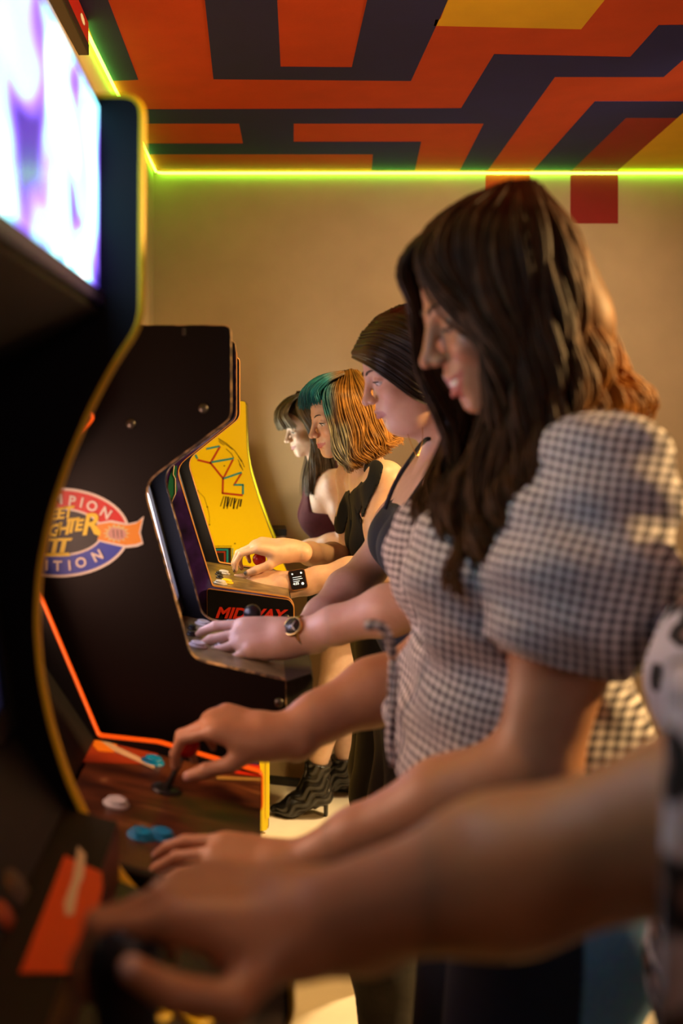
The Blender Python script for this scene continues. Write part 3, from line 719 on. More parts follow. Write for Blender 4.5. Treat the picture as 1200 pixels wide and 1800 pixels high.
# ------------------------------------------------------------------ human parts
def skin_mat(name, rough=.45):
    m = bpy.data.materials.new(name); m.use_nodes = True; nt = m.node_tree; b = nt.nodes['Principled BSDF']
    a = nt.nodes.new('ShaderNodeVertexColor'); a.layer_name = 'Col'
    tc = nt.nodes.new('ShaderNodeTexCoord'); n = nt.nodes.new('ShaderNodeTexNoise'); n.inputs['Scale'].default_value = 60; n.inputs['Detail'].default_value = 3
    nt.links.new(tc.outputs['Object'], n.inputs['Vector'])
    mx = nt.nodes.new('ShaderNodeMix'); mx.data_type = 'RGBA'; mx.blend_type = 'MULTIPLY'; mx.inputs[0].default_value = .22
    r = nt.nodes.new('ShaderNodeValToRGB'); r.color_ramp.elements[0].color = (.78, .62, .58, 1); r.color_ramp.elements[1].color = (1, 1, 1, 1); r.color_ramp.elements[0].position = .35; r.color_ramp.elements[1].position = .6
    nt.links.new(n.outputs['Fac'], r.inputs['Fac']); nt.links.new(a.outputs['Color'], mx.inputs[6]); nt.links.new(r.outputs['Color'], mx.inputs[7]); nt.links.new(mx.outputs[2], b.inputs['Base Color'])
    n2 = nt.nodes.new('ShaderNodeTexNoise'); n2.inputs['Scale'].default_value = 900; nt.links.new(tc.outputs['Object'], n2.inputs['Vector'])
    bp = nt.nodes.new('ShaderNodeBump'); bp.inputs['Strength'].default_value = .12; bp.inputs['Distance'].default_value = .0006
    nt.links.new(n2.outputs['Fac'], bp.inputs['Height']); nt.links.new(bp.outputs['Normal'], b.inputs['Normal'])
    b.inputs['Roughness'].default_value = rough; b.inputs['Subsurface Weight'].default_value = .25; b.inputs['Subsurface Radius'].default_value = (.010, .004, .002); b.inputs['Subsurface Scale'].default_value = .5
    return m

class Head:
    """head frame: x forward (nose), y to the person's left, z up"""
    def __init__(s, pos, pitch, yaw, size=.9, roll=0, smile=0.0, mouth_open=0.0, jaw=1.0, lids=.55, nose=1.0):
        p, y = math.radians(pitch), math.radians(yaw)
        f = np.array([-math.cos(p) * math.cos(y), -math.sin(y) * math.cos(p), -math.sin(p)])
        R = frame(f, (0, math.sin(math.radians(roll)), math.cos(math.radians(roll))))
        s.R, s.o, s.s = R, np.asarray(pos, float), size; s.smile, s.mo, s.jaw, s.lids, s.nose = smile, mouth_open, jaw, lids, nose
    def w(s, x, y, z): return s.o + s.R @ (np.array([x, y, z]) * s.s)
    def local(s, V): return ((V - s.o) @ s.R) / s.s
    def prims(s):
        W, z, R = s.w, s.s, s.R; sm, mo = s.smile, s.mo
        E = lambda c, r, k=.02, **kw: Ell(W(*c), np.array(r) * z, R, k * z, **kw)
        C = lambda a, b, ra, rb=None, k=.01, **kw: Cone(W(*a), W(*b), ra * z, (ra if rb is None else rb) * z, k * z, **kw)
        L = [E((-.018, 0, .042), (.094, .074, .086), .0), E((.030, 0, .040), (.062, .062, .060), .03),
             E((.030, 0, -.030), (.058, .058, .075), .03), E((.030, 0, -.078), (.050, .047 * s.jaw, .036), .03),
             E((-.005, .045, -.050), (.03, .014, .036), .03), E((-.005, -.045, -.050), (.03, .014, .036), .03),
             C((.070, -.010, -.106), (.070, .010, -.106), .0165, k=.025)]
        for q in (1, -1):
            L += [E((.058 + .004 * sm, q * .038, -.034 + .004 * sm), (.026 + .003 * sm, .022 + .003 * sm, .022), .022), C((.086, q * .010, .020), (.076, q * .040, .022), .0095, .008, .016)]
        for q in (1, -1): L += [E((.098, q * .031, .000), (.017, .017, .0125), .014, sub=True)]
        n = s.nose
        L += [E((.068, 0, -.066), (.031, .032, .028), .02),
              C((.090, 0, .016), (.1105 * (1 + .02 * (n - 1)), 0, -.026), .0075, .0085, .012), Cone(W(.104, 0, -.034), W(.1165 + .004 * (n - 1), 0, -.036), .009 * z, .0098 * z, .008 * z)]
        for q in (1, -1):
            L += [E((.1035, q * .0115, -.040), (.010, .0068, .0078), .005), Ell(W(.110, q * .0062, -.0475), np.array((.0042, .0028, .004)) * z, R, .002, True)]
            L += [Ell(W(.0765, q * .031, .0015), np.array((.0142, .0150, .0142)) * z, R, .003 * z, cut=(W(.0765, 0, .0015 + .0135 * (1 - 2 * s.lids) * .8), -(R @ unit((-.25, 0, 1.0))))),
                  Ell(W(.0762, q * .031, .0005), np.array((.0140, .0148, .0140)) * z, R, .003 * z, cut=(W(.0765, 0, -.0075), R @ unit((.25, 0, 1.0))))]
        # lips: smile pulls the corners back and up
        cx, cy, cz = .084 - .012 * sm, .0235 + .008 * sm, -.0725 + .009 * sm
        for q in (1, -1):
            L += [C((.1005 - .002 * sm, q * .003, -.0655 + mo * .3), (cx, q * cy, cz), .0050 - .0012 * sm, .0024, .004), C((.0985 - .003 * sm, 0, -.0790 - mo), (cx, q * cy, cz - mo * .4), .0064 - .0014 * sm, .0024, .004)]
        for q in (1, -1):
            L.append(Cone(W(.112, 0, -.0722 - mo * .35), W(cx + .010, q * cy * .98, cz - mo * .2), (.0011 + mo * .45) * z, .0007 * z, .0015 * z, True))
        L += [Ell(W(.094, 0, -.0895 - mo), np.array((.009, .016, .0038)) * z, R, .008 * z, True)]
        for q in (1, -1):
            L += [E((-.008, q * .074, -.012), (.017, .007, .029), .006)]
        return L
    def colors(s, V, c, skin, lip=(.45, .13, .11), blush=(.62, .26, .20), brow=None, shadow=None):
        q = s.local(V); x, y, z = q.T; ay = np.abs(y)
        near = (x > -.15) & (x < .14) & (z > -.14) & (z < .15)
        sm, mo = s.smile, s.mo
        def put(mask_val, col):
            a = (np.clip(mask_val, 0, 1) * near)[:, None]; c[:] = c * (1 - a) + np.array(col) * a
        put(.55 * np.exp(-(((x - .075) / .035) ** 2 + ((ay - .044) / .018) ** 2 + ((z + .036) / .020) ** 2)), blush)
        put(.30 * np.exp(-(((x - .118) / .012) ** 2 + (ay / .010) ** 2 + ((z + .038) / .012) ** 2)), blush)
        cz = -.0722 + .009 * sm * (ay / .030) ** 2; up = .0085 * (1 - .55 * (ay / .026)); dn = (.0125 + mo * 1.4) * (1 - .6 * (ay / .027) ** 2)
        inlip = (x > .066) & (ay < .026 + .008 * sm) & (z < cz + up) & (z > cz - dn)
        put(inlip.astype(float) * .9, lip)
        return c

def eye_parts(H, parent, iris=(.10, .06, .03), gaze=-.3, sides=(1, -1), brow=(.03, .015, .008), lash=True, browthick=.0022):
    for q in sides:
        c = H.w(.0765, q * .031, .0005); r = .0128 * H.s
        bm = bmesh.new(); bmesh.ops.create_uvsphere(bm, u_segments=20, v_segments=14, radius=r)
        for v in bm.verts: v.co += Vector(c)
        e = bmobj('eye', bm, mat('eye_white', (.62, .58, .55), .15), parent, True)
        f = H.R @ unit((1, .0, gaze)); k = 8
        lathe('iris', [(.0060 * H.s, -.0002), (.0055 * H.s, .0004), (.003 * H.s, .0009), (.0003, .0010)], tuple(c + f * math.sqrt(r * r - (.006 * H.s) ** 2)), tuple(f), mat('iris_%.2f_%.2f' % (iris[0], iris[2]), iris, .1), e, 14)
        if lash:
            zl = .0015 + .0135 * (1 - 2 * H.lids) * .8
            pts = []
            for a in np.linspace(-1.05, 1.05, 9):
                x = .0765 + .0160 * math.cos(a); pts.append(H.w(x, q * .031 + .0150 * math.sin(a), zl - .001 + .25 * (x - .0765) - .0020 * (1 - math.cos(a))))
            tube('eyelashes', pts, .0013 * H.s, mat('lash', (.012, .008, .006), .5), parent, 6)
        pts = [H.w(x, q * y, z) for x, y, z in ((.0985, .013, .0215), (.0960, .024, .0275), (.0890, .036, .0290), (.0790, .046, .0230))]
        tube('eyebrow', spline(pts, 10), browthick * H.s * np.array([.8, 1.1, 1.2, 1.2, 1.1, 1.0, .9, .7, .5, .3]), mat('brow_%.2f' % brow[0], brow, .6), parent, 6, flat=(1, 1))

FING = dict(index=(.088, .027, (.043, .026, .020), .0086), middle=(.092, .0085, (.047, .030, .021), .0088), ring=(.088, -.0105, (.043, .028, .021), .0083), pinky=(.078, -.0285, (.034, .021, .018), .0073))
def hand(wrist, fwd, dorsal, thumb_side, curls, thumb=((.55, .80, -.25), (.8, .55, -.25), (.95, .25, -.2)), size=1.0, spread=None, k=.004):
    """fingers bend away from dorsal; returns prims and dict of finger tips (tip, nail normal)"""
    f = unit(fwd); n = unit(np.asarray(dorsal) - f * (np.dot(dorsal, f))); t = np.cross(f, n)
    if np.dot(t, thumb_side) < 0: t = -t
    W = np.asarray(wrist, float); z = size; pr, tips = [], {}
    Q = lambda a, b, c: W + z * (f * a + t * b + n * c)
    R = np.stack([f, t, n], 1)
    pr += [Ell(Q(.050, 0, -.002), np.array((.058, .040, .0165)) * z, R, .012), Cone(Q(.0, .010, 0), Q(.08, .024, .001), .0155 * z, .0115 * z, .014), Cone(Q(.0, -.008, 0), Q(.072, -.024, .001), .0155 * z, .0105 * z, .014),
           Cone(Q(.012, .020, -.010), Q(.045, .028, -.012), .016 * z, .014 * z, .012), Cone(Q(.012, -.018, -.010), Q(.050, -.024, -.011), .014 * z, .011 * z, .012), Cone(Q(-.03, .004, 0), Q(.02, .003, 0), .021 * z, .021 * z, .02), Cone(Q(-.03, -.009, 0), Q(.02, -.010, 0), .019 * z, .019 * z, .02)]
    for nm, (a, b, segs, r) in FING.items():
        cu = curls[nm]; sp_ = (spread or {}).get(nm, 0.0)
        p = Q(a, b, -.001); ang = 0.0; chain = []; fd = unit(f * math.cos(sp_) + t * math.sin(sp_))
        pr.append(Cone(p, Q(.04, b * .6, 0), r * 1.12 * z, .011 * z, .008))
        for i, (L, ca) in enumerate(zip(segs, cu)):
            ang += ca; d = fd * math.cos(ang) - n * math.sin(ang)
            q = p + d * L * z; r0 = r * (1 - .10 * i) * z; r1 = r * (1 - .10 * (i + 1)) * z * (.93 if i == 2 else 1)
            chain.append(Cone(p, q, r0, r1, .003)); p = q
        tips[nm] = (p, fd * math.sin(ang) + n * math.cos(ang), d)
        pr.append(Group(chain, .0032))
    p = Q(.022, .022, -.008); chain = []
    for (a, b, c), L, r0, r1 in zip(thumb, (.044, .034, .027), (.0145, .0112, .0100), (.0112, .0100, .0078)):
        d = unit(f * a + t * b + n * c); q = p + d * L * z; chain.append(Cone(p, q, r0 * z, r1 * z, .005)); p = q
    tips['thumb'] = (p, unit(t * .5 + n * .6), d); pr.append(Group(chain, .009))
    return pr, tips

def arm(sh, el, wr, r=1.0, k=.03):
    sh, el, wr = (np.asarray(v, float) for v in (sh, el, wr)); u = el - sh; v = wr - el
    return [Cone(sh, sh + u * .5, .052 * r, .046 * r, k), Cone(sh + u * .5, el, .046 * r, .037 * r, k), Cone(el, el + v * .35, .039 * r, .042 * r, .02), Cone(el + v * .35, el + v * .72, .042 * r, .031 * r, .02), Cone(el + v * .72, wr, .031 * r, .0245 * r, .02)]

def torso(pel, waist, chest, neck, half=1.0, bust=.055, fwd=(-1, 0, 0), sz=1.0):
    """lateral capsules down the spine; +Y is the person's right"""
    pel, waist, chest, neck = (np.asarray(v, float) for v in (pel, waist, chest, neck)); y = np.array([0, 1.0, 0]); f = unit(fwd)
    up = unit(neck - chest); fc = unit(f - up * (f @ up))
    L = [Cone(pel - y * .085 * half, pel + y * .085 * half, .105 * sz, k=.07), Cone(waist - y * .055 * half, waist + y * .055 * half, .092 * sz, k=.09),
         Cone(chest - y * .065 * half, chest + y * .065 * half, .100 * sz, k=.09), Cone((chest + neck) / 2 - y * .09 * half, (chest + neck) / 2 + y * .09 * half, .072 * sz, k=.07),
         Cone((pel + waist) / 2 - y * .06 * half, (pel + waist) / 2 + y * .06 * half, .098 * sz, k=.08)]
    if bust:
        for q in (-1, 1): L.append(Ell(chest + fc * .075 * sz + y * q * .075 * half - up * .015, np.array((bust, bust * .98, bust)) * 1.0, None, .03))
    return L

def strands(guides, n, jitter, M=22, wave=(0, 0), r=(.0022, .0016), layer=.004, seed=1, cluster=0, taper=.25, sides=4):
    """guides: list of poly-lines (same point count); strands are interpolated between neighbouring guides"""
    g = np.random.default_rng(seed); G = np.array([spline(q, M) for q in guides]); K = len(G)
    u = g.uniform(0, K - 1 - 1e-6, n)
    if cluster: u = np.clip(np.round(u * cluster) / cluster + g.normal(0, .15 / cluster, n), 0, K - 1 - 1e-6)
    i = u.astype(int); t = (u - i)[:, None, None]
    path = G[i] * (1 - t) + G[i + 1] * t
    s = np.linspace(0, 1, M)[None, :, None]
    off = g.normal(0, 1, (n, 1, 3)) * jitter; path = path + off * (0.35 + .65 * s)
    T = np.gradient(path, axis=1); T /= np.linalg.norm(T, axis=2, keepdims=True) + 1e-9
    sd = np.cross(T, np.array([0, 1.0, 0.05])); sd /= np.linalg.norm(sd, axis=2, keepdims=True) + 1e-9
    out = np.cross(T, sd)
    lump = g.uniform(-1, 1, (n, 1, 1)) * layer
    path = path + out * lump
    if wave[0]:
        ph = (np.round(u * 1.6) * 1.9 + g.normal(0, .35, n))[:, None, None]
        amp = wave[0] * (.12 + 1.1 * s ** 1.3)
        path = path + sd * amp * np.sin(s * wave[1] + ph) + out * amp * .8 * np.cos(s * wave[1] + ph)
    rr = g.uniform(r[1], r[0], n)[:, None] * (1 - (1 - taper) * np.linspace(0, 1, M)[None, :] ** 3)
    V, F = tubes(path, rr, sides)
    lk = np.round(u * 4.0); fac = (.72 + .7 * np.abs(np.sin(lk * 12.9898) * 43.7 % 1.0)) * g.uniform(.75, 1.25, n)
    return (V, F, np.repeat(fac, M * sides)), u / (K - 1)

def hair_mesh(name, parts, m, parent, colfn=None):
    VV, FF, o = [], [], 0
    for (V, F, _f) in parts: VV.append(V); FF.append(F + o); o += len(V)
    fac = np.concatenate([q[2] for q in parts])[:, None]
    V = np.vstack(VV); me = npmesh(name, V, np.vstack(FF))
    if colfn is not None:
        ca = me.color_attributes.new('Col', 'FLOAT_COLOR', 'POINT'); c = np.ones((len(V), 4), np.float32); c[:, :3] = colfn(V) * fac; ca.data.foreach_set('color', c.ravel())
    return link(name, me, m, parent, True)

def hair_mat(name, color=None, rough=.38, noise=.5, spec=.5):
    m = bpy.data.materials.new(name); m.use_nodes = True; nt = m.node_tree; b = nt.nodes['Principled BSDF']
    tc = nt.nodes.new('ShaderNodeTexCoord'); n = nt.nodes.new('ShaderNodeTexNoise'); n.inputs['Scale'].default_value = 45; nt.links.new(tc.outputs['Object'], n.inputs['Vector'])
    mx = nt.nodes.new('ShaderNodeMix'); mx.data_type = 'RGBA'; mx.blend_type = 'MULTIPLY'; mx.inputs[0].default_value = noise
    r = nt.nodes.new('ShaderNodeValToRGB'); r.color_ramp.elements[0].color = (.3, .3, .3, 1); r.color_ramp.elements[1].color = (1.3, 1.3, 1.3, 1); r.color_ramp.elements[0].position = .35; r.color_ramp.elements[1].position = .65
    nt.links.new(n.outputs['Fac'], r.inputs['Fac']); nt.links.new(r.outputs['Color'], mx.inputs[7])
    if color is None:
        a = nt.nodes.new('ShaderNodeVertexColor'); a.layer_name = 'Col'; nt.links.new(a.outputs['Color'], mx.inputs[6])
    else: mx.inputs[6].default_value = (*color, 1)
    nt.links.new(mx.outputs[2], b.inputs['Base Color']); b.inputs['Roughness'].default_value = rough; b.inputs['Specular IOR Level'].default_value = spec
    return m
# ------------------------------------------------------------------ the players
NAIL = (.55, .30, .26)
def person(name, base, label):
    return thing('person', base, label, 'person', 'women playing the arcade machines')

def make_skin(t, prims, xw, zn, H, skin, tips=(), nail=NAIL, hv=.0026, bv=.006, headv=.0026, lip=(.45, .13, .11), blush=(.62, .26, .20), zlo=None, extra=None):
    lo, hi = span(prims)
    if zlo is not None: lo[2] = zlo
    e = .004
    blocks = []
    if xw is not None: blocks.append((lo, (xw + e, hi[1], hi[2]), hv))
    else: xw = lo[0]
    if H is not None:
        blocks.append(((xw - e, lo[1], lo[2]), (hi[0], hi[1], zn + e), bv))
        hl = H.o - .18; hh = H.o + .17
        blocks.append(((hl[0], lo[1], zn - e), (hi[0], hi[1], hh[2]), headv))
    else: blocks.append(((xw - e, lo[1], lo[2]), hi, bv))
    def col(V):
        c = np.tile(np.array(skin, float), (len(V), 1))
        if H is not None: H.colors(V, c, skin, lip, blush)
        for p, n, d in tips:
            q = p + n * .004 + d * .002; dd = ((V - q) ** 2).sum(1); a = (np.clip(1.6 - dd / (.0062 ** 2), 0, 1) * (((V - p) @ n) > .0015))[:, None]
            c = c * (1 - a) + np.array(nail) * a
        if extra is not None: c = extra(V, c)
        return c
    return solid('body', prims, blocks, skin_mat('skin_' + t.name), t, col)

def cyl_clip(a, b, r0, r1):
    """keep outside of a cone-shaped hole"""
    c = Cone(a, b, r0, r1)
    return lambda X, Y, Z: -c.d(X, Y, Z)
def plane(p, n):
    n = unit(n); return lambda X, Y, Z: (X - p[0]) * n[0] + (Y - p[1]) * n[1] + (Z - p[2]) * n[2]

def band(name, c, axis, r, w_, m, parent, th=.002, squash=None, n=28):
    """watch strap: ring of width w_ about axis"""
    ax = unit(axis); s = unit(np.cross(ax, (0, 0, 1))); u = np.cross(s, ax)
    V, F = [], []
    for i in range(n):
        a = 2 * math.pi * i / n; d = s * math.cos(a) * (squash or 1) + u * math.sin(a)
        for rr, ww in ((r, -w_ / 2), (r + th, -w_ / 2), (r + th, w_ / 2), (r, w_ / 2)): V.append(np.asarray(c) + d * rr + ax * ww)
    for i in range(n):
        for k in range(4): F.append((i * 4 + k, i * 4 + (k + 1) % 4, ((i + 1) % n) * 4 + (k + 1) % 4, ((i + 1) % n) * 4 + k))
    return link(name, npmesh(name, V, F), m, parent, False)

def relaxed(a=.35, b=.5, c=.3, dv=.06): return {k: (a + i * dv, b + i * dv, c) for i, k in enumerate(('index', 'middle', 'ring', 'pinky'))}
def fabric(name, color, rough=.85, **kw): return mat(name, color, rough, noise=kw.pop('noise', .12), nscale=kw.pop('nscale', 80), bump=kw.pop('bump', .3), bscale=kw.pop('bscale', 900), sheen=.03, **kw)
def gpts(l, Y0=0): return [P(*q) for q in l]

# ================= woman in the navy top, at cabinet C
SK2 = (.64, .40, .30)
def woman_navy():
    t = person('person', (.32, 1.95, 0), 'woman in navy camisole and gold watch playing the sticker cabinet')
    H = Head(P(715, 651, 1.95), 20, 7, .82, lids=.60, jaw=1.08)
    nb = P(792, 806, 1.97); ch = P(785, 945, 1.97); wa = P(772, 1110, 1.97); pe = P(772, 1262, 1.98)
    shN = P(802, 862, 1.80); elN = P(775, 1048, 1.67); wrN = P(520, 1118, 1.775)
    shF = P(745, 850, 2.14); elF = P(648, 1000, 2.16); wrF = P(528, 1114, 1.95)
    T = torso(pe, wa, ch, nb, 1.0, .062)
    pr = T + [Cone(nb + (0, -.03, -.03), shN, .045, .05, .05), Cone(nb + (0, .03, -.03), shF, .045, .05, .05)] + arm(shN, elN, wrN, .98) + arm(shF, elF, wrF, .96)
    pr += [Cone(H.w(-.035, 0, -.045), nb + (.005, 0, 0), .047, .052, .035)] + H.prims() + [Ell(H.w(.028, 0, -.118), (.036, .040, .026), H.R, .03)]
    hN, tN = hand(wrN, (-1, -.02, -.02), (.05, -.62, .78), (0, .7, .3), {'index': (.18, .45, .30), 'middle': (.28, .45, .30), 'ring': (.34, .42, .25), 'pinky': (.36, .40, .25)}, size=1.08, spread={'index': .12, 'pinky': -.20, 'ring': -.08}, thumb=((.75, .55, -.5), (.9, .3, -.4), (.95, .1, -.3)))
    hF, tF = hand(wrF, (-1, -.15, .0), (.0, -.1, 1), (0, -.9, -.2), relaxed(.7, .9, .5), size=.96)
    pr += hN + hF
    make_skin(t, pr, wrF[0] + .035, H.w(0, 0, -.135)[2] - .03, H, SK2, [tN[k] for k in tN], blush=(.60, .32, .28), lip=(.46, .20, .19), zlo=1.0)
    eye_parts(H, t, (.16, .15, .10), -.45, brow=(.035, .022, .014), browthick=.0020)
    # camisole: torso shell with a low front and two straps each side
    fr = T[:]
    body_clip = plane(P(695, 890, 1.97), (-.42, 0, 1.0))
    M = fabric('navy_knit', (.007, .009, .018), .8)
    cam_ = solid('camisole', fr, [((.1, 1.75, .98), (.55, 2.2, 1.40), .005)], M, t, None, .007, [body_clip, lambda X, Y, Z: 1.0 - Z])
    for pts in (((676, 895, 1.90), (694, 850, 1.905), (722, 806, 1.912), (750, 772, 1.925), (785, 772, 1.95)), ((706, 900, 1.835), (735, 858, 1.83), (762, 818, 1.845), (790, 786, 1.87), (815, 790, 1.92))):
        tube('strap', spline(gpts(pts), 16), .0042, M, cam_, 6)
    J = fabric('grey_denim', (.055, .050, .045), .8)
    hipN, hipF = pe + (.0, -.09, -.03), pe + (.0, .09, -.03)
    kN, kF = np.array([.235, 1.86, .47]), np.array([.25, 2.06, .47]); aN, aF = np.array([.26, 1.85, .06]), np.array([.31, 2.07, .06])
    jp = [Cone(pe - (0, .085, 0), pe + (0, .085, 0), .115, k=.05), Cone(hipN, kN, .098, .068, .05), Cone(kN, aN, .066, .050, .03), Cone(hipF, kF, .098, .068, .05), Cone(kF, aF, .066, .05, .03)]
    solid('jeans', jp, [((.08, 1.7, .03), (.6, 2.25, 1.0), .008)], J, t, None, .002, [plane(pe + (0, 0, .10), (0, 0, 1)), lambda X, Y, Z: .045 - Z])
    for a in (aN, aF):
        solid('shoe', [Ell(a + (-.075, 0, -.025), (.125, .044, .034), None, .02), Cone(a, a + (0, 0, -.01), .046, .046, .02)], [(a - (.25, .1, .09), a + (.1, .1, .06), .006)], mat('shoe_black', (.015, .013, .012), .4), t, None, 0, [lambda X, Y, Z: .002 - Z])
    # hair drawn back over the ear into a low knot
    Hm = hair_mat('dark_brown_hair', (.016, .0095, .0065), .33)
    g = [[(622, 629, 1.95), (650, 644, 1.885), (690, 672, 1.872), (730, 700, 1.872), (772, 716, 1.90)], [(621, 618, 1.95), (652, 618, 1.880), (700, 642, 1.866), (742, 676, 1.866), (786, 704, 1.90)], [(636, 588, 1.95), (672, 585, 1.884), (720, 605, 1.862), (762, 645, 1.864), (800, 694, 1.9)],
         [(662, 558, 1.95), (705, 557, 1.890), (750, 582, 1.866), (786, 632, 1.872), (806, 692, 1.92)], [(700, 538, 1.95), (745, 546, 1.905), (785, 580, 1.882), (808, 632, 1.885), (812, 692, 1.93)], [(735, 533, 1.955), (785, 550, 1.945), (815, 590, 1.935), (825, 640, 1.935), (816, 702, 1.95)]]
    far = [[(x, y, 3.91 - Y) for x, y, Y in q] for q in g]
    cap = [Ell(H.w(-.020, 0, .050), np.array((.100, .082, .090)) * H.s, H.R, .01), Ell(H.w(-.075, 0, -.02), np.array((.05, .05, .05)) * H.s, H.R, .03), Ell(P(822, 712, 1.95), (.042, .05, .045), None, .03)]
    face = plane(H.w(.060, 0, .035), H.R @ unit((1.0, 0, -.75)))
    c_ = solid('hair', cap, [span(cap) + (.005,)], Hm, t, None, .004, [face])
    a, _ = strands([gpts(q) for q in g], 900, .0022, 16, (.0, 0), (.0022, .0013), .0025, 2)
    b, _ = strands([gpts(q) for q in far], 260, .0022, 14, (.0, 0), (.0026, .0016), .0025, 3)
    hair_mesh('hair_strands', [a, b], Hm, c_)
    # necklace and watch
    nk = tube('necklace', spline(gpts([(742, 742, 1.925), (742, 775, 1.885), (735, 800, 1.865), (733, 803, 1.866), (722, 780, 1.90), (716, 762, 1.925)]), 20), .0007, mat('gold', (.75, .48, .16), .25, 1.0), t, 5)
    lathe('pendant', [(.003, 0), (.003, .001)], tuple(P(733, 801, 1.858)), (0, -1, 0), MATS['gold'], nk, 10)
    wc = wrN + (elN - wrN) * .04; ax = unit(elN - wrN)
    wt = band('wristwatch', wc, ax, .0285, .016, MATS['gold'], t, .003)
    fd_ = unit(np.array((.0, -.75, .66)) - ax * np.dot((.0, -.75, .66), ax))
    cs = lathe('watch_case', [(.018, 0), (.019, .004), (.017, .008), (.0165, .008)], tuple(wc + fd_ * .026), tuple(fd_), MATS['gold'], wt, 24)
    lathe('watch_dial', [(.0150, .0082), (.0150, .0088)], tuple(wc + fd_ * .026), tuple(fd_), mat('dial_dark', (.03, .028, .022), .25), wt, 24)
    for an, ln in ((.8, .010), (2.6, .013)):
        s_ = unit(np.cross(fd_, ax)); d = s_ * math.cos(an) + ax * math.sin(an); q = wc + fd_ * .0352
        tube('watch_hand', [q, q + d * ln * .5, q + d * ln], .0007, mat('watch_pale', (.8, .75, .6), .3), wt, 5)
woman_navy()
# ================= woman in the checked shirt, at cabinet B
def gingham():
    m = bpy.data.materials.new('gingham_cotton'); m.use_nodes = True; nt = m.node_tree; b = nt.nodes['Principled BSDF']
    tc = nt.nodes.new('ShaderNodeTexCoord'); mp = nt.nodes.new('ShaderNodeMapping'); mp.inputs['Rotation'].default_value = (0, math.radians(-9), math.radians(30))
    nt.links.new(tc.outputs['Object'], mp.inputs['Vector'])
    nz = nt.nodes.new('ShaderNodeTexNoise'); nz.inputs['Scale'].default_value = 5; nt.links.new(tc.outputs['Object'], nz.inputs['Vector'])
    ad = nt.nodes.new('ShaderNodeVectorMath'); ad.operation = 'MULTIPLY_ADD'; nt.links.new(nz.outputs['Color'], ad.inputs[0]); ad.inputs[1].default_value = (.022, .022, .022); nt.links.new(mp.outputs['Vector'], ad.inputs[2])
    sp_ = nt.nodes.new('ShaderNodeSeparateXYZ'); nt.links.new(ad.outputs[0], sp_.inputs[0])
    outs = []
    for ch in ('X', 'Z'):
        mu = nt.nodes.new('ShaderNodeMath'); mu.operation = 'MULTIPLY'; mu.inputs[1].default_value = 2 * math.pi / .0098; nt.links.new(sp_.outputs[ch], mu.inputs[0])
        si = nt.nodes.new('ShaderNodeMath'); si.operation = 'SINE'; nt.links.new(mu.outputs[0], si.inputs[0])
        st_ = nt.nodes.new('ShaderNodeMapRange'); st_.inputs['From Min'].default_value = -.25; st_.inputs['From Max'].default_value = .25; nt.links.new(si.outputs[0], st_.inputs['Value']); outs.append(st_)
    su = nt.nodes.new('ShaderNodeMath'); su.operation = 'ADD'; nt.links.new(outs[0].outputs[0], su.inputs[0]); nt.links.new(outs[1].outputs[0], su.inputs[1])
    hf = nt.nodes.new('ShaderNodeMath'); hf.operation = 'MULTIPLY'; hf.inputs[1].default_value = .5; nt.links.new(su.outputs[0], hf.inputs[0])
    r = nt.nodes.new('ShaderNodeValToRGB'); e = r.color_ramp.elements; e[0].color = (.012, .012, .022, 1); e[1].color = (.90, .86, .88, 1); k = e.new(.5); k.color = (.34, .31, .34, 1)
    nt.links.new(hf.outputs[0], r.inputs['Fac']); nt.links.new(r.outputs['Color'], b.inputs['Base Color']); b.inputs['Roughness'].default_value = .9
    return m

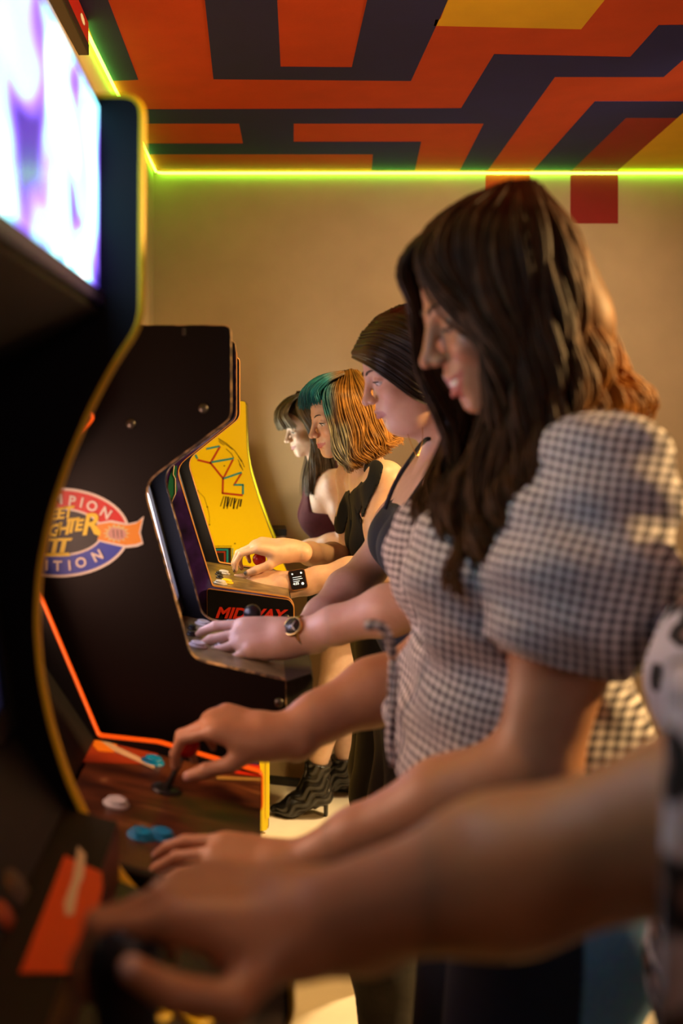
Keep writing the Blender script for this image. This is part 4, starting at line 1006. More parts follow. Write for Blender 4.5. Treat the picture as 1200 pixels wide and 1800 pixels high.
SK1 = (.50, .245, .135)
def woman_checked():
    t = person('person', (.36, 1.27, 0), 'woman with long wavy brown hair in black and white checked shirt')
    H = Head(P(880, 540, 1.20), 19, 4, .89, smile=1.0, mouth_open=.0095, lids=.86, nose=1.15)
    nb = P(1000, 760, 1.22); ch = P(925, 1000, 1.24); wa = P(915, 1260, 1.25); pe = P(965, 1500, 1.27)
    shN = P(1052, 868, 1.075); elN = P(940, 1350, 1.055); wrN = P(520, 1528, 1.145)
    shF = P(960, 850, 1.40); elF = P(745, 1175, 1.46); wrF = P(486, 1296, 1.405)
    T = torso(pe, wa, ch, nb, 1.05, .062)
    pr = T + [Cone(nb + (0, -.03, -.03), shN, .045, .052, .05), Cone(nb + (0, .03, -.03), shF, .045, .052, .05)] + arm(shN, elN, wrN, 1.12) + arm(shF, elF, wrF, 1.06)
    pr += [Cone(H.w(-.035, 0, -.045), nb, .050, .056, .035)] + H.prims()
    hN, tN = hand(wrN, (-1, .02, .12), (.12, -.35, .93), (0, 1, 0), {'index': (.30, .35, .25), 'middle': (.38, .42, .3), 'ring': (.28, .32, .2), 'pinky': (.34, .36, .2)}, size=1.0, spread={'index': .18, 'middle': .10, 'ring': -.14, 'pinky': -.30}, thumb=((.75, .75, -.35), (.95, .35, -.3), (1, .1, -.3)))
    hF, tF = hand(wrF, (-1, .05, .26), (.25, -.30, .95), (0, -1, 0), {'index': (.55, .85, .35), 'middle': (.70, .85, .4), 'ring': (.85, .85, .4), 'pinky': (.95, .9, .4)}, size=1.0, thumb=((.80, .52, -.62), (.92, .15, -.50), (.85, -.05, -.70)))
    pr += hN + hF
    make_skin(t, pr, wrN[0] + .03, H.w(0, 0, -.135)[2] - .035, H, SK1, [tN[k] for k in tN] + [tF[k] for k in tF], lip=(.48, .12, .10), blush=(.58, .20, .13), zlo=.86)
    eye_parts(H, t, (.05, .03, .02), -.6, brow=(.03, .016, .009))
    # teeth
    tp = [Ell(H.w(.0885, 0, -.0735), np.array((.0105, .023, .0085)) * H.s, H.R, .002)]
    solid('teeth', tp, [span(tp, .005) + (.0012,)], mat('teeth', (.75, .68, .58), .25), t)
    G = gingham()
    uN = elN - shN; uF = elF - shF
    sl = [Cone(shN + (0, -.005, .012), shN + uN * .34, .072, .092, .03), Cone(shN + uN * .34, shN + uN * .56, .092, .066, .03), Cone(shF, shF + uF * .35, .07, .085, .03), Cone(shF + uF * .35, shF + uF * .6, .085, .064, .03)]
    tr = torso(pe + (0, 0, .02), wa, ch, nb + (-.005, 0, -.02), 1.08, .070) + [Cone(nb + (0, -.02, -.035), shN + (0, 0, .005), .05, .06, .05), Cone(nb + (0, .02, -.035), shF, .05, .06, .05), Cone(wa + (-.03, -.06, -.02), wa + (-.03, .06, -.02), .10, k=.08)]
    wr_ = lambda X, Y, Z: .0042 * np.sin(38 * X + 60 * Z + 10 * Y) * np.sin(21 * Z - 30 * X + 14 * Y) + .003 * np.sin(95 * Z + 40 * X) * np.sin(40 * X - 30 * Y)
    hemN = plane(shN + uN * .60, uN); hemF = plane(shF + uF * .62, uF)
    def hem(X, Y, Z): return np.maximum(.985 + .03 * np.sin(9 * X) - Z, -1)
    armcut = lambda c, lim: (lambda X, Y, Z: c(X, Y, Z))
    sh1 = solid('shirt', tr, [(np.array((.06, .98, .95)), np.array((.62, 1.52, 1.50)), .0055)], G, t, None, .017, [hem, cyl_clip(H.w(-.02, 0, -.07), nb + (0, 0, .01), .058, .060)], wr_)
    def clean(prims, c, uu, sh):
        lo, hi = span(prims, .03); return solid('sleeve', prims, [(lo, hi, .0045)], G, sh1, None, .006, [c], wr_)
    clean(sl[:2], hemN, uN, shN); clean(sl[2:], hemF, uF, shF)
    # rolled cuffs
    for s0, u_, r in ((shN, uN, .0615), (shF, uF, .060)):
        a_ = unit(u_); s_ = unit(np.cross(a_, (0, 1, .1))); v_ = np.cross(s_, a_); c_ = s0 + u_ * .585
        tube('cuff', [c_ + r * (s_ * math.cos(q) + v_ * math.sin(q)) for q in np.linspace(0, 2 * math.pi, 28, endpoint=False)], .0115, G, sh1, 8, close=True)
    # collar standing behind the neck
    cp = [P(x, y, Y) for x, y, Y in ((800, 905, 1.16), (880, 820, 1.115), (965, 765, 1.11), (1050, 735, 1.15), (1075, 740, 1.22), (1050, 745, 1.29), (950, 800, 1.33))]
    cpts = spline(cp, 24); V, F = [], []
    for i, p in enumerate(cpts):
        o_ = unit(p - (nb + (0, 0, 0))); o_[2] = 0
        for q in (p + (0, 0, .022), p + o_ * .012 + (0, 0, -.016), p + o_ * .008 + (0, 0, -.018), p - o_ * .004 + (0, 0, .018)): V.append(q)
    for i in range(23):
        for k in range(4): F.append((i * 4 + k, i * 4 + (k + 1) % 4, i * 4 + 4 + (k + 1) % 4, i * 4 + 4 + k))
    link('collar', npmesh('collar', V, F), G, sh1, True)
    # hanging knot of the shirt front
    for pts in (((690, 1150, 1.20), (678, 1110, 1.18), (660, 1098, 1.17), (640, 1100, 1.17)), ((692, 1160, 1.20), (690, 1220, 1.20), (686, 1290, 1.20), (692, 1345, 1.20))):
        tube('shirt_edge', spline(gpts(pts), 14), .006, G, sh1, 6)
    # two-tone jeans
    J = bpy.data.materials.new('two_tone_denim'); J.use_nodes = True; nt = J.node_tree; b = nt.nodes['Principled BSDF']; b.inputs['Roughness'].default_value = .85
    a_ = nt.nodes.new('ShaderNodeVertexColor'); a_.layer_name = 'Col'; tc = nt.nodes.new('ShaderNodeTexCoord'); n = nt.nodes.new('ShaderNodeTexNoise'); n.inputs['Scale'].default_value = 130; nt.links.new(tc.outputs['Object'], n.inputs['Vector'])
    mx = nt.nodes.new('ShaderNodeMix'); mx.data_type = 'RGBA'; mx.blend_type = 'OVERLAY'; mx.inputs[0].default_value = .35; nt.links.new(a_.outputs['Color'], mx.inputs[6]); nt.links.new(n.outputs['Color'], mx.inputs[7]); nt.links.new(mx.outputs[2], b.inputs['Base Color'])
    hipN, hipF = pe + (-.022, -.09, -.03), pe + (-.022, .09, -.03)
    kN, kF = np.array([.262, 1.15, .46]), np.array([.272, 1.37, .46]); aN, aF = np.array([.37, 1.14, .06]), np.array([.38, 1.38, .06])
    jp = [Cone(pe - (0, .085, 0), pe + (0, .085, 0), .125, k=.05), Cone(hipN, kN, .112, .078, .05), Cone(kN, aN, .074, .058, .03), Cone(hipF, kF, .112, .078, .05), Cone(kF, aF, .074, .058, .03)]
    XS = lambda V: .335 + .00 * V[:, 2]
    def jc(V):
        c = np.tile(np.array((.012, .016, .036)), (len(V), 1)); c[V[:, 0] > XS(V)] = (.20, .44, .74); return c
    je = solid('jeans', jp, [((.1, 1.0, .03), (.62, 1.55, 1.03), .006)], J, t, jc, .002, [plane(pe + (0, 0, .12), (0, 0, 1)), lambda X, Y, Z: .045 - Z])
    for a in (aN, aF):
        solid('shoe', [Ell(a + (-.075, 0, -.025), (.125, .046, .036), None, .02), Cone(a, a + (0, 0, -.01), .05, .05, .02)], [(a - (.25, .1, .09), a + (.1, .1, .06), .006)], mat('shoe_black', (.015, .013, .012), .4), t, None, 0, [lambda X, Y, Z: .002 - Z])
    # hair: long waves
    Hm = hair_mat('wavy_brown_hair', None, .52, .5, .16)
    near = [[(868, 336, 1.2), (775, 395, 1.138), (742, 462, 1.125), (790, 540, 1.118), (858, 600, 1.112), (868, 690, 1.108), (842, 800, 1.11), (790, 890, 1.13), (800, 985, 1.12)],
            [(880, 332, 1.2), (812, 385, 1.128), (795, 470, 1.112), (840, 555, 1.105), (876, 640, 1.100), (878, 740, 1.10), (845, 850, 1.10), (805, 930, 1.10), (815, 1020, 1.10)],
            [(895, 329, 1.2), (860, 390, 1.118), (862, 490, 1.102), (890, 590, 1.097), (906, 690, 1.094), (895, 790, 1.09), (840, 880, 1.09), (840, 960, 1.085), (800, 1040, 1.085)],
            [(910, 328, 1.2), (905, 395, 1.115), (912, 500, 1.100), (920, 600, 1.095), (925, 700, 1.09), (912, 800, 1.08), (880, 880, 1.075), (868, 940, 1.07), (885, 990, 1.07)],
            [(928, 330, 1.2), (948, 400, 1.122), (962, 500, 1.106), (970, 600, 1.100), (972, 690, 1.09), (955, 770, 1.08), (925, 830, 1.07), (900, 880, 1.065), (905, 930, 1.065)],
            [(945, 336, 1.2), (985, 405, 1.142), (1008, 495, 1.125), (1020, 575, 1.118), (1020, 650, 1.11), (1000, 710, 1.10), (975, 750, 1.09), (950, 790, 1.085), (935, 820, 1.085)],
            [(955, 345, 1.21), (1012, 425, 1.18), (1036, 520, 1.17), (1048, 590, 1.165), (1066, 640, 1.16), (1078, 685, 1.155), (1062, 720, 1.15), (1040, 740, 1.14), (1010, 752, 1.14)],
            [(955, 350, 1.22), (1008, 432, 1.25), (1040, 530, 1.25), (1066, 600, 1.25), (1095, 650, 1.24), (1125, 695, 1.24), (1140, 722, 1.23), (1118, 742, 1.22), (1090, 745, 1.22)]]
    farg = [[(862, 340, 1.21), (765, 402, 1.19), (716, 462, 1.20), (712, 520, 1.225), (735, 610, 1.25), (768, 700, 1.265), (772, 800, 1.27), (752, 880, 1.25), (775, 965, 1.22)],
            [(870, 336, 1.22), (795, 372, 1.255), (738, 440, 1.275), (752, 540, 1.30), (790, 640, 1.305), (800, 740, 1.30), (792, 830, 1.28), (778, 910, 1.25), (815, 980, 1.20)],
            [(890, 331, 1.23), (870, 380, 1.275), (860, 480, 1.30), (880, 600, 1.315), (880, 690, 1.315), (862, 780, 1.30), (845, 860, 1.27), (830, 930, 1.24), (850, 990, 1.19)],
            [(920, 334, 1.24), (950, 400, 1.275), (980, 500, 1.30), (1000, 590, 1.305), (1010, 660, 1.30), (1005, 720, 1.29), (990, 770, 1.27), (970, 800, 1.25), (950, 830, 1.24)],
            [(955, 350, 1.22), (1008, 432, 1.262), (1040, 530, 1.27), (1066, 600, 1.275), (1090, 650, 1.28), (1110, 690, 1.28), (1100, 720, 1.27), (1085, 740, 1.26), (1060, 750, 1.25)]]
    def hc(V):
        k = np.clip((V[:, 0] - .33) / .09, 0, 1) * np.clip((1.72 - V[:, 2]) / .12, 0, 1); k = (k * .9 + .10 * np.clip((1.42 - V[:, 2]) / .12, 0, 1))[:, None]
        return np.array((.045, .019, .007)) * (1 - k) + np.array((.46, .19, .03)) * k  # warm light on the back of the hair painted in as gold
    cap = [Ell(H.w(-.022, 0, .048), np.array((.100, .084, .092)) * H.s, H.R, .01), Ell(H.w(-.07, 0, -.04), np.array((.06, .07, .08)) * H.s, H.R, .03)]
    face = plane(H.w(.052, 0, .035), H.R @ unit((1.0, 0, -.65)))
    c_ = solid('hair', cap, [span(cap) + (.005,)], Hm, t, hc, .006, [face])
    a, _ = strands([gpts(q) for q in near], 1500, .0040, 32, (.0150, 19), (.0027, .0014), .008, 5, cluster=4)
    b, _ = strands([gpts(q) for q in farg], 600, .0050, 28, (.0150, 19), (.0028, .0015), .007, 6, cluster=4)
    u, _ = strands([[p + np.array((0, .02, 0)) for p in gpts(q)] for q in near], 320, .006, 26, (.008, 13), (.003, .002), .010, 8)
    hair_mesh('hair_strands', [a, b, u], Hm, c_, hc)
woman_checked()

# ================= woman with the teal fringe, at cabinet D
SK3 = (.66, .40, .27)
def woman_teal():
    t = person('person', (.33, 2.8, 0), 'woman with teal fringe, black top and black smartwatch')
    H = Head(P(597, 734, 2.80), 13, 22, .81, smile=.6, lids=.62)
    nb = P(650, 832, 2.80); ch = P(690, 925, 2.80); wa = P(695, 1030, 2.8); pe = P(695, 1125, 2.8)
    shN = P(676, 846, 2.635); elN = P(668, 1000, 2.565); wrN = P(514, 1026, 2.545)
    shF = P(622, 838, 2.97); elF = P(617, 985, 2.97); wrF = JOY_D + np.array((.082, .0, .026))
    T = torso(pe, wa, ch, nb, .95, .058, sz=.95)
    pr = T + [Cone(nb + (0, -.03, -.03), shN, .042, .046, .05), Cone(nb + (0, .03, -.03), shF, .042, .046, .05)] + arm(shN, elN, wrN, .95) + arm(shF, elF, wrF, .92)
    pr += [Cone(H.w(-.03, 0, -.045), nb, .045, .05, .035)] + H.prims()
    hN, tN = hand(wrN, (-1, .0, .02), (.05, -.5, .86), (0, 1, 0), {'index': (.22, .5, .35), 'middle': (.30, .5, .35), 'ring': (.36, .5, .3), 'pinky': (.40, .5, .3)}, size=1.08, spread={'index': .10, 'pinky': -.18, 'ring': -.06})
    hF, tF = hand(wrF, (-1, -.10, .18), (.1, -.25, .95), (0, -1, 0), {'index': (.45, .8, .5), 'middle': (.55, .85, .5), 'ring': (.65, .9, .5), 'pinky': (.7, .9, .5)}, size=1.0, thumb=((.8, .5, -.6), (.9, .1, -.5), (.9, -.1, -.6)))
    pr += hN + hF
    make_skin(t, pr, wrN[0] + .02, H.w(0, 0, -.135)[2] - .03, H, SK3, [tN[k] for k in tN] + [tF[k] for k in tF], nail=(.015, .012, .018), zlo=.95, lip=(.48, .10, .10), blush=(.68, .30, .20))
    eye_parts(H, t, (.06, .05, .03), -.5, brow=(.045, .022, .012), browthick=.0016)
    M = fabric('black_knit', (.004, .004, .004), .8, spec=.25)
    def vneck(X, Y, Z):   # open V down the front and bare shoulders
        q = P(612, 930, 2.8); v = np.abs(Y - 2.80) - .03 - np.maximum(Z - q[2], -.05) * .18
        return np.where(Z > q[2] - .05, np.minimum(-v, .33 - X), -1)
    side = plane(P(640, 872, 2.8), (.75, 0, .75))
    halter = lambda X, Y, Z: np.where(Z > 1.16, np.abs(Y - 2.80) - .128 + (Z - 1.16) * .55, -1)
    top = solid('halter_top', T, [((.14, 2.58, .84), (.6, 3.02, 1.34), .005)], M, t, None, .008, [vneck, halter, lambda X, Y, Z: np.where(X > .30, Z - 1.17, -1), lambda X, Y, Z: .90 - Z, plane(nb + (0, 0, .012), (-.3, 0, 1))])
    for s_ in (-1, 1):
        q = [P(x, y, 2.74)[[0, 2]] for x, y in ((606, 945), (616, 902), (630, 866), (645, 838), (652, 815))]
        def near_line(X, Y, Z, q=q, s_=s_):
            d = np.full(np.broadcast(X, Y, Z).shape, 9.0)
            for a_, b_ in zip(q, q[1:]):
                e_ = b_ - a_; tt = np.clip(((X - a_[0]) * e_[0] + (Z - a_[1]) * e_[1]) / (e_ @ e_), 0, 1)
                d = np.minimum(d, np.sqrt((X - a_[0] - tt * e_[0]) ** 2 + (Z - a_[1] - tt * e_[1]) ** 2))
            return np.maximum(d - .015, -(Y - 2.80) * s_ + .012)
        sp3 = pr[:len(T) + 12] + [Cone(H.w(-.03, 0, -.045), nb, .045, .05, .035)]
        solid('halter_strap', sp3, [((.15, 2.55, 1.05), (.5, 3.05, 1.42), .004)], M, top, None, .006, [near_line])
    J = fabric('black_cotton', (.010, .009, .009), .85)
    hipN, hipF = pe + (0, -.085, -.03), pe + (0, .085, -.03)
    kN, kF = np.array([.315, 2.7, .45]), np.array([.33, 2.9, .45]); aN, aF = np.array([.34, 2.69, .06]), np.array([.36, 2.91, .06])
    jp = [Cone(pe - (0, .08, 0), pe + (0, .08, 0), .112, k=.05), Cone(hipN, kN, .095, .07, .05), Cone(kN, aN, .07, .06, .03), Cone(hipF, kF, .095, .07, .05), Cone(kF, aF, .07, .06, .03)]
    solid('trousers', jp, [((.15, 2.5, .03), (.6, 3.1, 1.0), .009)], J, t, None, .002, [plane(pe + (0, 0, .10), (0, 0, 1)), lambda X, Y, Z: .045 - Z])
    for a in (aN, aF):
        solid('shoe', [Ell(a + (-.07, 0, -.025), (.12, .043, .034), None, .02), Cone(a, a + (0, 0, -.01), .05, .05, .02)], [(a - (.25, .1, .09), a + (.1, .1, .06), .007)], mat('shoe_black', (.015, .013, .012), .4), t, None, 0, [lambda X, Y, Z: .002 - Z])
    Hm = hair_mat('teal_gold_hair', None, .36, .5, .35)
    near = [[(592, 662, 2.79), (572, 690, 2.725), (580, 745, 2.695), (592, 795, 2.685), (612, 828, 2.69)], [(602, 657, 2.79), (588, 692, 2.705), (600, 748, 2.685), (608, 798, 2.675), (625, 822, 2.68)], [(612, 654, 2.79), (612, 690, 2.70), (626, 745, 2.68), (634, 788, 2.67), (648, 812, 2.67)],
            [(620, 653, 2.79), (637, 690, 2.71), (654, 740, 2.69), (664, 778, 2.68), (676, 797, 2.68)], [(627, 654, 2.79), (655, 688, 2.735), (672, 735, 2.72), (688, 768, 2.71), (702, 776, 2.71)], [(631, 656, 2.80), (664, 694, 2.79), (682, 740, 2.79), (697, 766, 2.79), (705, 770, 2.79)]]
    farg = [[(x, y, 5.6 - Y) for x, y, Y in q] for q in near]
    fringe = [[(604, 657, 2.75), (578, 668, 2.725), (560, 688, 2.72), (563, 706, 2.718)], [(602, 655, 2.77), (570, 664, 2.745), (545, 686, 2.735), (546, 711, 2.732)], [(600, 655, 2.80), (562, 664, 2.79), (533, 686, 2.785), (528, 714, 2.783)], [(600, 656, 2.84), (562, 666, 2.85), (536, 690, 2.85), (532, 716, 2.85)], [(604, 658, 2.88), (575, 672, 2.90), (556, 695, 2.90), (552, 718, 2.895)]]
    def hc(V):
        px = VX + V[:, 0] * FPX / V[:, 1]; fr = np.clip((.208 - V[:, 0]) / .025, 0, 1)[:, None] * np.clip((V[:, 2] - 1.42) / .03, 0, 1)[:, None]
        lo = (np.clip((.248 - V[:, 0]) / .02, 0, 1) * np.clip((1.44 - V[:, 2]) / .02, 0, 1))[:, None]
        g_ = np.array((.30, .13, .020)) * (1 - .62 * np.clip((V[:, 2] - 1.49) / .06, 0, 1)[:, None]); c = g_ * (1 - fr) + np.array((.010, .115, .150)) * fr
        return c * (1 - lo * .75) + np.array((.26, .27, .20)) * lo * .75
    cap = [Ell(H.w(-.020, 0, .050), np.array((.098, .082, .088)) * H.s, H.R, .01), Ell(H.w(-.06, 0, -.03), np.array((.055, .07, .07)) * H.s, H.R, .03)]
    face = plane(H.w(.078, 0, .040), H.R @ unit((1.0, 0, -.65)))
    c_ = solid('hair', cap, [span(cap) + (.005,)], Hm, t, hc, .005, [face])
    a, _ = strands([gpts(q) for q in near], 1100, .0040, 20, (.0055, 15), (.0028, .0015), .006, 15)
    b, _ = strands([gpts(q) for q in farg], 400, .0045, 18, (.0055, 15), (.003, .0018), .006, 16)
    f_, _ = strands([gpts(q) for q in fringe], 460, .0042, 12, (0.001, 6), (.0018, .0010), .004, 17, taper=.4)
    hair_mesh('hair_strands', [a, b, f_], Hm, c_, hc)
    wc = wrN + (elN - wrN) * .05; ax = unit(elN - wrN)
    wt = band('smartwatch', wc, ax, .0265, .020, mat('strap_black', (.012, .012, .013), .5), t, .0025)
    fd_ = unit(np.array((-.05, -.92, .38)) - ax * np.dot((-.05, -.92, .38), ax)); s_ = np.cross(fd_, ax); c0 = wc + fd_ * .0255
    def plate(nm, hw, hh, z0, z1, m, par, r=.006):
        q = round_poly([(-hw, -hh), (hw, -hh), (hw, hh), (-hw, hh)], r); bm = bmesh.new()
        A = [bm.verts.new(Vector(c0 + ax * x + s_ * y + fd_ * z0)) for x, y in q]; B = [bm.verts.new(Vector(c0 + ax * x + s_ * y + fd_ * z1)) for x, y in q]
        bm.faces.new(A); bm.faces.new(B)
        for k in range(len(q)): bm.faces.new((A[k], A[(k + 1) % len(q)], B[(k + 1) % len(q)], B[k]))
        return bmobj(nm, bm, m, par)
    plate('watch_case', .0215, .0255, 0, .009, MATS['gold'], wt, .009); plate('watch_screen', .0195, .0235, .009, .0096, mat('watch_glass', (.01, .01, .012), .1), wt, .007)
    M_W = mat('watch_text', (.7, .75, .75), .4, emit=(.8, .9, .9), estr=.8)
    up_ = s_ if s_[2] > 0 else -s_; rt = np.cross(up_, fd_)
    text_mesh('watch_time', '4:55', .0085, tuple(c0 + fd_ * .0100 - up_ * .010 - rt * .006), tuple(rt), tuple(up_), M_W, wt, .0002, 0, .0002)
    for x, y, r in ((-.011, .015, .0022), (.011, .015, .0026), (.010, -.012, .0035)): lathe('watch_dot', [(r, 0), (r, .0003)], tuple(c0 + fd_ * .0097 + rt * x + up_ * y), tuple(fd_), M_W, wt, 10)
    for y, x1 in ((.006, .010), (.001, .012), (-.004, .004)): tube('watch_line', [c0 + fd_ * .0099 + up_ * y + rt * x for x in (-.012, 0, x1)], .0007, M_W, wt, 4)
    rp = hN[-1].p[0]  # ring on the ring finger
    q = tN['ring'][0]
woman_teal()

# ================= woman in the burgundy top, at cabinet E
SK4 = (.68, .45, .33)
def woman_burgundy():
    t = person('person', (.27, 3.78, 0), 'woman in sleeveless burgundy top and black heeled ankle boots')
    H = Head(P(541, 751, 3.77), 14, 16, .80, smile=.7, lids=.72)
    nb = P(568, 834, 3.78); ch = P(585, 892, 3.78); wa = P(592, 968, 3.78); pe = P(602, 1040, 3.78)
    shN = P(592, 850, 3.61); elN = P(615, 953, 3.58); wrN = P(520, 966, 3.66)
    shF = P(560, 848, 3.94); elF = P(580, 955, 3.96); wrF = P(512, 975, 3.84)
    T = torso(pe, wa, ch, nb, .95, .058, sz=.94)
    hipN, hipF = pe + (.01, -.08, -.04), pe + (.01, .08, -.04)
    kN, kF = P(588, 1205, 3.66), P(600, 1200, 3.88); aN, aF = P(556, 1352, 3.70), P(606, 1345, 3.90)
    legs = [Cone(hipN, kN, .088, .056, .04), Cone(kN, kN + (aN - kN) * .4, .054, .052, .02), Cone(kN + (aN - kN) * .4, aN, .052, .034, .03), Cone(hipF, kF, .088, .056, .04), Cone(kF, kF + (aF - kF) * .4, .054, .052, .02), Cone(kF + (aF - kF) * .4, aF, .052, .034, .03)]
    pr = T + legs + [Cone(nb + (0, -.03, -.03), shN, .042, .046, .05), Cone(nb + (0, .03, -.03), shF, .042, .046, .05)] + arm(shN, elN, wrN, .9) + arm(shF, elF, wrF, .9)
    pr += [Cone(H.w(-.03, 0, -.045), nb, .045, .05, .035)] + H.prims()
    hN, tN = hand(wrN, (-1, .15, .05), (.05, -.35, .93), (0, 1, 0), relaxed(.4, .6, .4), size=.95); hF, tF = hand(wrF, (-1, -.1, .05), (.1, 0, 1), (0, -1, 0), relaxed(.5, .7, .4), size=.95)
    pr += hN + hF
    make_skin(t, pr, wrN[0] + .015, H.w(0, 0, -.135)[2] - .03, H, SK4, [], hv=.0032, headv=.0026, lip=(.30, .05, .05), blush=(.68, .36, .26), zlo=.1)
    eye_parts(H, t, (.05, .04, .03), -.6, brow=(.06, .035, .02), browthick=.0015)
    M = fabric('burgundy_knit', (.060, .003, .011), .9)
    slv = lambda X, Y, Z: np.where(Z > 1.10, np.abs(Y - 3.78) - .132 + (Z - 1.10) * .30, -1)
    solid('knit_top', T + [Cone(H.w(-.03, 0, -.08), nb, .047, .052, .03)], [((.05, 3.55, .86), (.5, 4.0, 1.34), .005)], M, t, None, .007, [slv, lambda X, Y, Z: .90 - Z, plane(P(562, 818, 3.78), (-.35, 0, 1))])
    solid('skirt', [Cone(pe - (0, .08, 0), pe + (0, .08, 0), .118, k=.05), Cone(pe + (0, -.07, -.10), pe + (0, .07, -.10), .12, .12, .06), Cone(wa - (0, .05, .02), wa + (0, .05, -.02), .095, k=.06)], [((.08, 3.5, .6), (.5, 4.05, .98), .006)], fabric('black_skirt', (.012, .010, .010), .8), t, None, .003, [plane((0, 0, .93), (0, 0, 1)), lambda X, Y, Z: .66 - Z])
    # ankle boots with a slim heel and gathered leather
    Lm = mat('black_leather', (.012, .010, .008), .28, bump=.5, bscale=60)
    for a, k in ((aN, kN), (aF, kF)):
        az = np.array([a[0], a[1], .13]); toe = np.array([a[0] - .150, a[1] + .01, .022]); ball = np.array([a[0] - .095, a[1] + .005, .030]); heel = np.array([a[0] + .018, a[1], .085])
        up = a + unit(k - a) * .035
        bp = [Cone(up, az, .046, .041, .02), Cone(az, heel, .040, .034, .02), Cone(az + (-.01, 0, -.02), ball, .036, .030, .03), Cone(ball, toe, .029, .013, .02), Cone(heel + (.002, 0, -.01), ball, .028, .026, .03)]
        ru = lambda X, Y, Z:   .0026 * np.sin(240 * (Z * .8 - X * .55) + 2.2 * np.sin(70 * X + 40 * Z)) * (Z > .02)
        bt = solid('ankle_boot', bp, [span(bp, .02) + (.0035,)], Lm, t, None, .003, [lambda X, Y, Z: .006 - Z, plane(up, unit(k - a))], ru)
        tube('boot_heel', [heel + (.012, 0, -.01), heel + (.016, 0, -.045), (heel[0] + .016, heel[1], .004)], np.array([.018, .0085, .0075]), Lm, bt, 10)
        tube('boot_sole', [(toe[0], toe[1], .006), (ball[0], ball[1], .007), (ball[0] + .04, ball[1], .018), (heel[0], heel[1], .052)], np.array([.011, .026, .022, .022]), Lm, bt, 8, flat=(.22, 1))
        tube('boot_buckle', [up + (-.043, -.02, -.005), up + (-.046, -.022, -.03), up + (-.050, -.02, -.055)], .006, Lm, bt, 6)
    Hm = hair_mat('brown_fringe_hair', None, .36, .5)
    near = [[(525, 694, 3.76), (520, 715, 3.69), (543, 760, 3.675), (545, 810, 3.67), (536, 870, 3.66)], [(532, 691, 3.77), (535, 720, 3.685), (552, 765, 3.67), (555, 815, 3.66), (546, 860, 3.65)], [(540, 691, 3.77), (550, 720, 3.685), (560, 770, 3.67), (565, 820, 3.66), (560, 880, 3.65)], [(550, 693, 3.78), (572, 725, 3.72), (582, 775, 3.70), (585, 820, 3.69), (580, 860, 3.68)]]
    farg = [[(x - 6, y, 7.55 - Y) for x, y, Y in q] for q in near]
    fringe = [[(535, 692, 3.72), (515, 704, 3.69), (503, 728, 3.685), (520, 752, 3.68)], [(533, 691, 3.75), (508, 703, 3.72), (490, 728, 3.71), (500, 753, 3.71)], [(532, 691, 3.77), (503, 704, 3.77), (484, 730, 3.76), (490, 754, 3.76)], [(533, 692, 3.82), (508, 704, 3.84), (490, 730, 3.84), (496, 752, 3.84)]]
    def hc(V):
        fr = (np.clip((.175 - V[:, 0]) / .04, 0, 1) * np.clip((1.53 - V[:, 2]) / .07, 0, 1))[:, None]; lo = np.clip((1.36 - V[:, 2]) / .1, 0, 1)[:, None]
        return np.array((.035, .022, .012)) * (1 - fr) * (1 - .5 * lo) + np.array((.13, .10, .055)) * fr + np.array((.05, .03, .015)) * lo
    cap = [Ell(H.w(-.020, 0, .050), np.array((.098, .080, .088)) * H.s, H.R, .01), Ell(H.w(-.07, 0, -.03), np.array((.055, .07, .09)) * H.s, H.R, .03)]
    c_ = solid('hair', cap, [span(cap) + (.005,)], Hm, t, hc, .005, [plane(H.w(.050, 0, .035), H.R @ unit((1.0, 0, -.65)))])
    a, _ = strands([gpts(q) for q in near], 420, .0045, 20, (.007, 13), (.003, .0018), .006, 25)
    b, _ = strands([gpts(q) for q in farg], 260, .0050, 18, (.007, 13), (.003, .0018), .006, 26)
    f_, _ = strands([gpts(q) for q in fringe], 380, .0035, 12, (0, 0), (.0026, .0016), .004, 27, taper=.5)
    hair_mesh('hair_strands', [a, b, f_], Hm, c_, hc)
woman_burgundy()

# ================= nearest woman in leopard print, at cabinet A (only her arm and side are in view)
def leopard():
    m = bpy.data.materials.new('leopard_print'); m.use_nodes = True; nt = m.node_tree; b = nt.nodes['Principled BSDF']
    tc = nt.nodes.new('ShaderNodeTexCoord'); nz = nt.nodes.new('ShaderNodeTexNoise'); nz.inputs['Scale'].default_value = 28; nt.links.new(tc.outputs['Object'], nz.inputs['Vector'])
    ad = nt.nodes.new('ShaderNodeVectorMath'); ad.operation = 'MULTIPLY_ADD'; nt.links.new(nz.outputs['Color'], ad.inputs[0]); ad.inputs[1].default_value = (.03, .03, .03); nt.links.new(tc.outputs['Object'], ad.inputs[2])
    v = nt.nodes.new('ShaderNodeTexVoronoi'); v.inputs['Scale'].default_value = 30; nt.links.new(ad.outputs[0], v.inputs['Vector'])
    r = nt.nodes.new('ShaderNodeValToRGB'); e = r.color_ramp.elements; r.color_ramp.interpolation = 'EASE'
    e[0].position = 0; e[0].color = (.30, .17, .13, 1); e[1].position = 1; e[1].color = (.62, .58, .68, 1)
    for p, c in ((.22, (.26, .15, .13)), (.28, (.010, .008, .010)), (.46, (.012, .010, .014)), (.55, (.60, .56, .66))): k = e.new(p); k.color = (*c, 1)
    nt.links.new(v.outputs['Distance'], r.inputs['Fac']); nt.links.new(r.outputs['Color'], b.inputs['Base Color']); b.inputs['Roughness'].default_value = .85
    return m
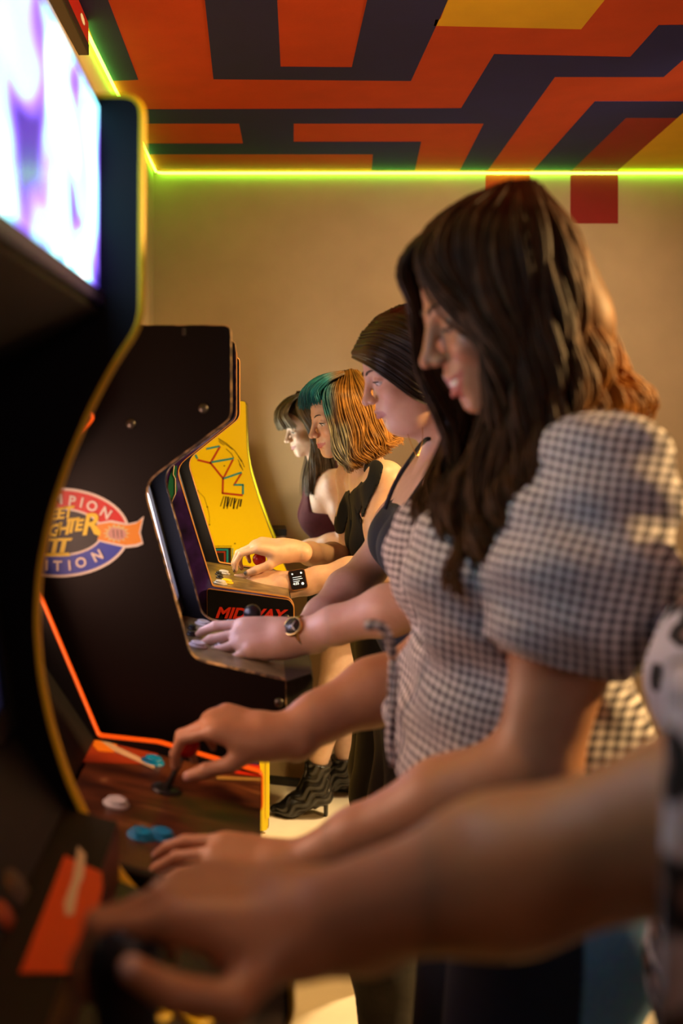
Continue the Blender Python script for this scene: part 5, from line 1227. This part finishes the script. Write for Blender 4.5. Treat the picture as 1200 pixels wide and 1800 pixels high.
def woman_leopard():
    t = person('person', (.50, .80, 0), 'nearest woman in leopard print top, reaching for the black stick')
    nb = np.array([.58, .84, 1.40]); ch = np.array([.50, .84, 1.20]); wa = np.array([.475, .83, 1.02]); pe = np.array([.50, .83, .88])
    shN = np.array([.56, .69, 1.35]); elN = P(1245, 1440, .58); wrN = P(560, 1620, .665)
    shF = np.array([.56, .99, 1.33]); elF = np.array([.60, 1.03, 1.08]); wrF = np.array([.58, 1.02, .86])
    T = torso(pe, wa, ch, nb, 1.0, .06)
    H = None
    hd = Head((.56, .80, 1.61), 18, 0, .86)
    pr = T + [Cone(nb + (0, -.03, -.03), shN, .045, .052, .05), Cone(nb + (0, .03, -.03), shF, .045, .052, .05)] + [Cone(shN, elN, .054, .043, .03), Cone(elN, elN * .5 + wrN * .5, .044, .040, .03), Cone(elN * .5 + wrN * .5, wrN, .040, .029, .03)] + arm(shF, elF, wrF, .95)
    pr += [Cone(hd.w(-.03, 0, -.045), nb, .048, .055, .035)] + hd.prims()
    hN, tN = hand(wrN, (-1, .10, .13), (.15, -.10, 1), (0, -1, 0), {'index': (.25, .95, .6), 'middle': (.42, .95, .6), 'ring': (.6, 1.0, .5), 'pinky': (.7, 1.0, .5)}, size=1.06, thumb=((.45, .75, -.30), (.85, .20, .12), (.92, .0, .36)))
    hF, tF = hand(wrF, (-.15, 0, -1), (0, 1, 0), (-1, 0, 0), relaxed(.3, .4, .3))
    pr += hN + hF
    make_skin(t, pr, .10, hd.w(0, 0, -.135)[2] - .03, hd, (.50, .235, .115), [tN['thumb'], tN['index'], tN['middle']], nail=(.70, .50, .46), hv=.0024, bv=.005, zlo=.70)
    eye_parts(hd, t, (.05, .03, .02), -.5)
    Lp = leopard()
    uN = P(1172, 1450, .60)
    tops = T + [Cone(nb + (0, -.03, -.03), shN, .05, .06, .05), Cone(nb + (0, .03, -.03), shF, .05, .06, .05)]
    ru = lambda X, Y, Z: .006 * np.sin(34 * Z + 20 * X) * np.sin(26 * Y + 30 * X)
    tp = solid('leopard_top', tops, [((.22, .50, .80), (.82, 1.16, 1.46), .006)], Lp, t, None, .018, [lambda X, Y, Z: .84 - Z, cyl_clip(nb, nb + (-.02, 0, .1), .066, .066)], ru)
    sl = [Cone(shN, elN, .070, .082, .02), Cone(elN, elN + (-.08, 0, -.02), .082, .092, .02)]
    solid('sleeve', sl, [span(sl, .03) + (.006,)], Lp, tp, None, .004, [plane((.192, .49, 1.2), (-1, .39, .03))], ru)
    J = fabric('light_denim', (.10, .26, .48), .85)
    hipN, hipF = pe + (0, -.085, -.03), pe + (0, .085, -.03); kN, kF = np.array([.42, .70, .46]), np.array([.42, .92, .46]); aN, aF = np.array([.49, .70, .06]), np.array([.49, .93, .06])
    jp = [Cone(pe - (0, .08, 0), pe + (0, .08, 0), .115, k=.05), Cone(hipN, kN, .10, .07, .05), Cone(kN, aN, .07, .055, .03), Cone(hipF, kF, .10, .07, .05), Cone(kF, aF, .07, .055, .03)]
    solid('jeans', jp, [((.22, .5, .03), (.8, 1.15, 1.0), .009)], J, t, None, .002, [plane(pe + (0, 0, .10), (0, 0, 1)), lambda X, Y, Z: .045 - Z])
    for a in (aN, aF):
        solid('shoe', [Ell(a + (-.07, 0, -.025), (.12, .043, .034), None, .02), Cone(a, a + (0, 0, -.01), .05, .05, .02)], [(a - (.25, .1, .09), a + (.1, .1, .06), .008)], mat('shoe_black', (.015, .013, .012), .4), t, None, 0, [lambda X, Y, Z: .002 - Z])
    Hm = hair_mat('leopard_woman_hair', (.03, .018, .010), .36)
    cap = [Ell(hd.w(-.022, 0, .048), np.array((.104, .088, .095)) * hd.s, hd.R, .01), Ell(hd.w(-.07, 0, -.06), np.array((.06, .07, .11)) * hd.s, hd.R, .03)]
    solid('hair', cap, [span(cap) + (.006,)], Hm, t, None, .006, [plane(hd.w(.052, 0, .035), hd.R @ unit((1.0, 0, -.65)))])
    # the black stick she holds, on cabinet A's deck
    s0 = P(262, 1820, .66); top_ = P(215, 1612, .655)
    b_, n_ = np.array([top_[0] + .012, .655, .93]), None
    prof = [(.024, 0), (.024, .01), (.017, .03), (.017, .10), (.021, .15), (.024, .185), (.022, .20), (.014, .208), (.0005, .21)]
    ax = unit(top_ - b_); L = np.linalg.norm(top_ - b_)
    lathe('grip_stick', [(r, h / .21 * L) for r, h in prof], tuple(b_), tuple(ax), mat('stick_black', (.02, .02, .024), .35), cabA, 24)
woman_leopard()
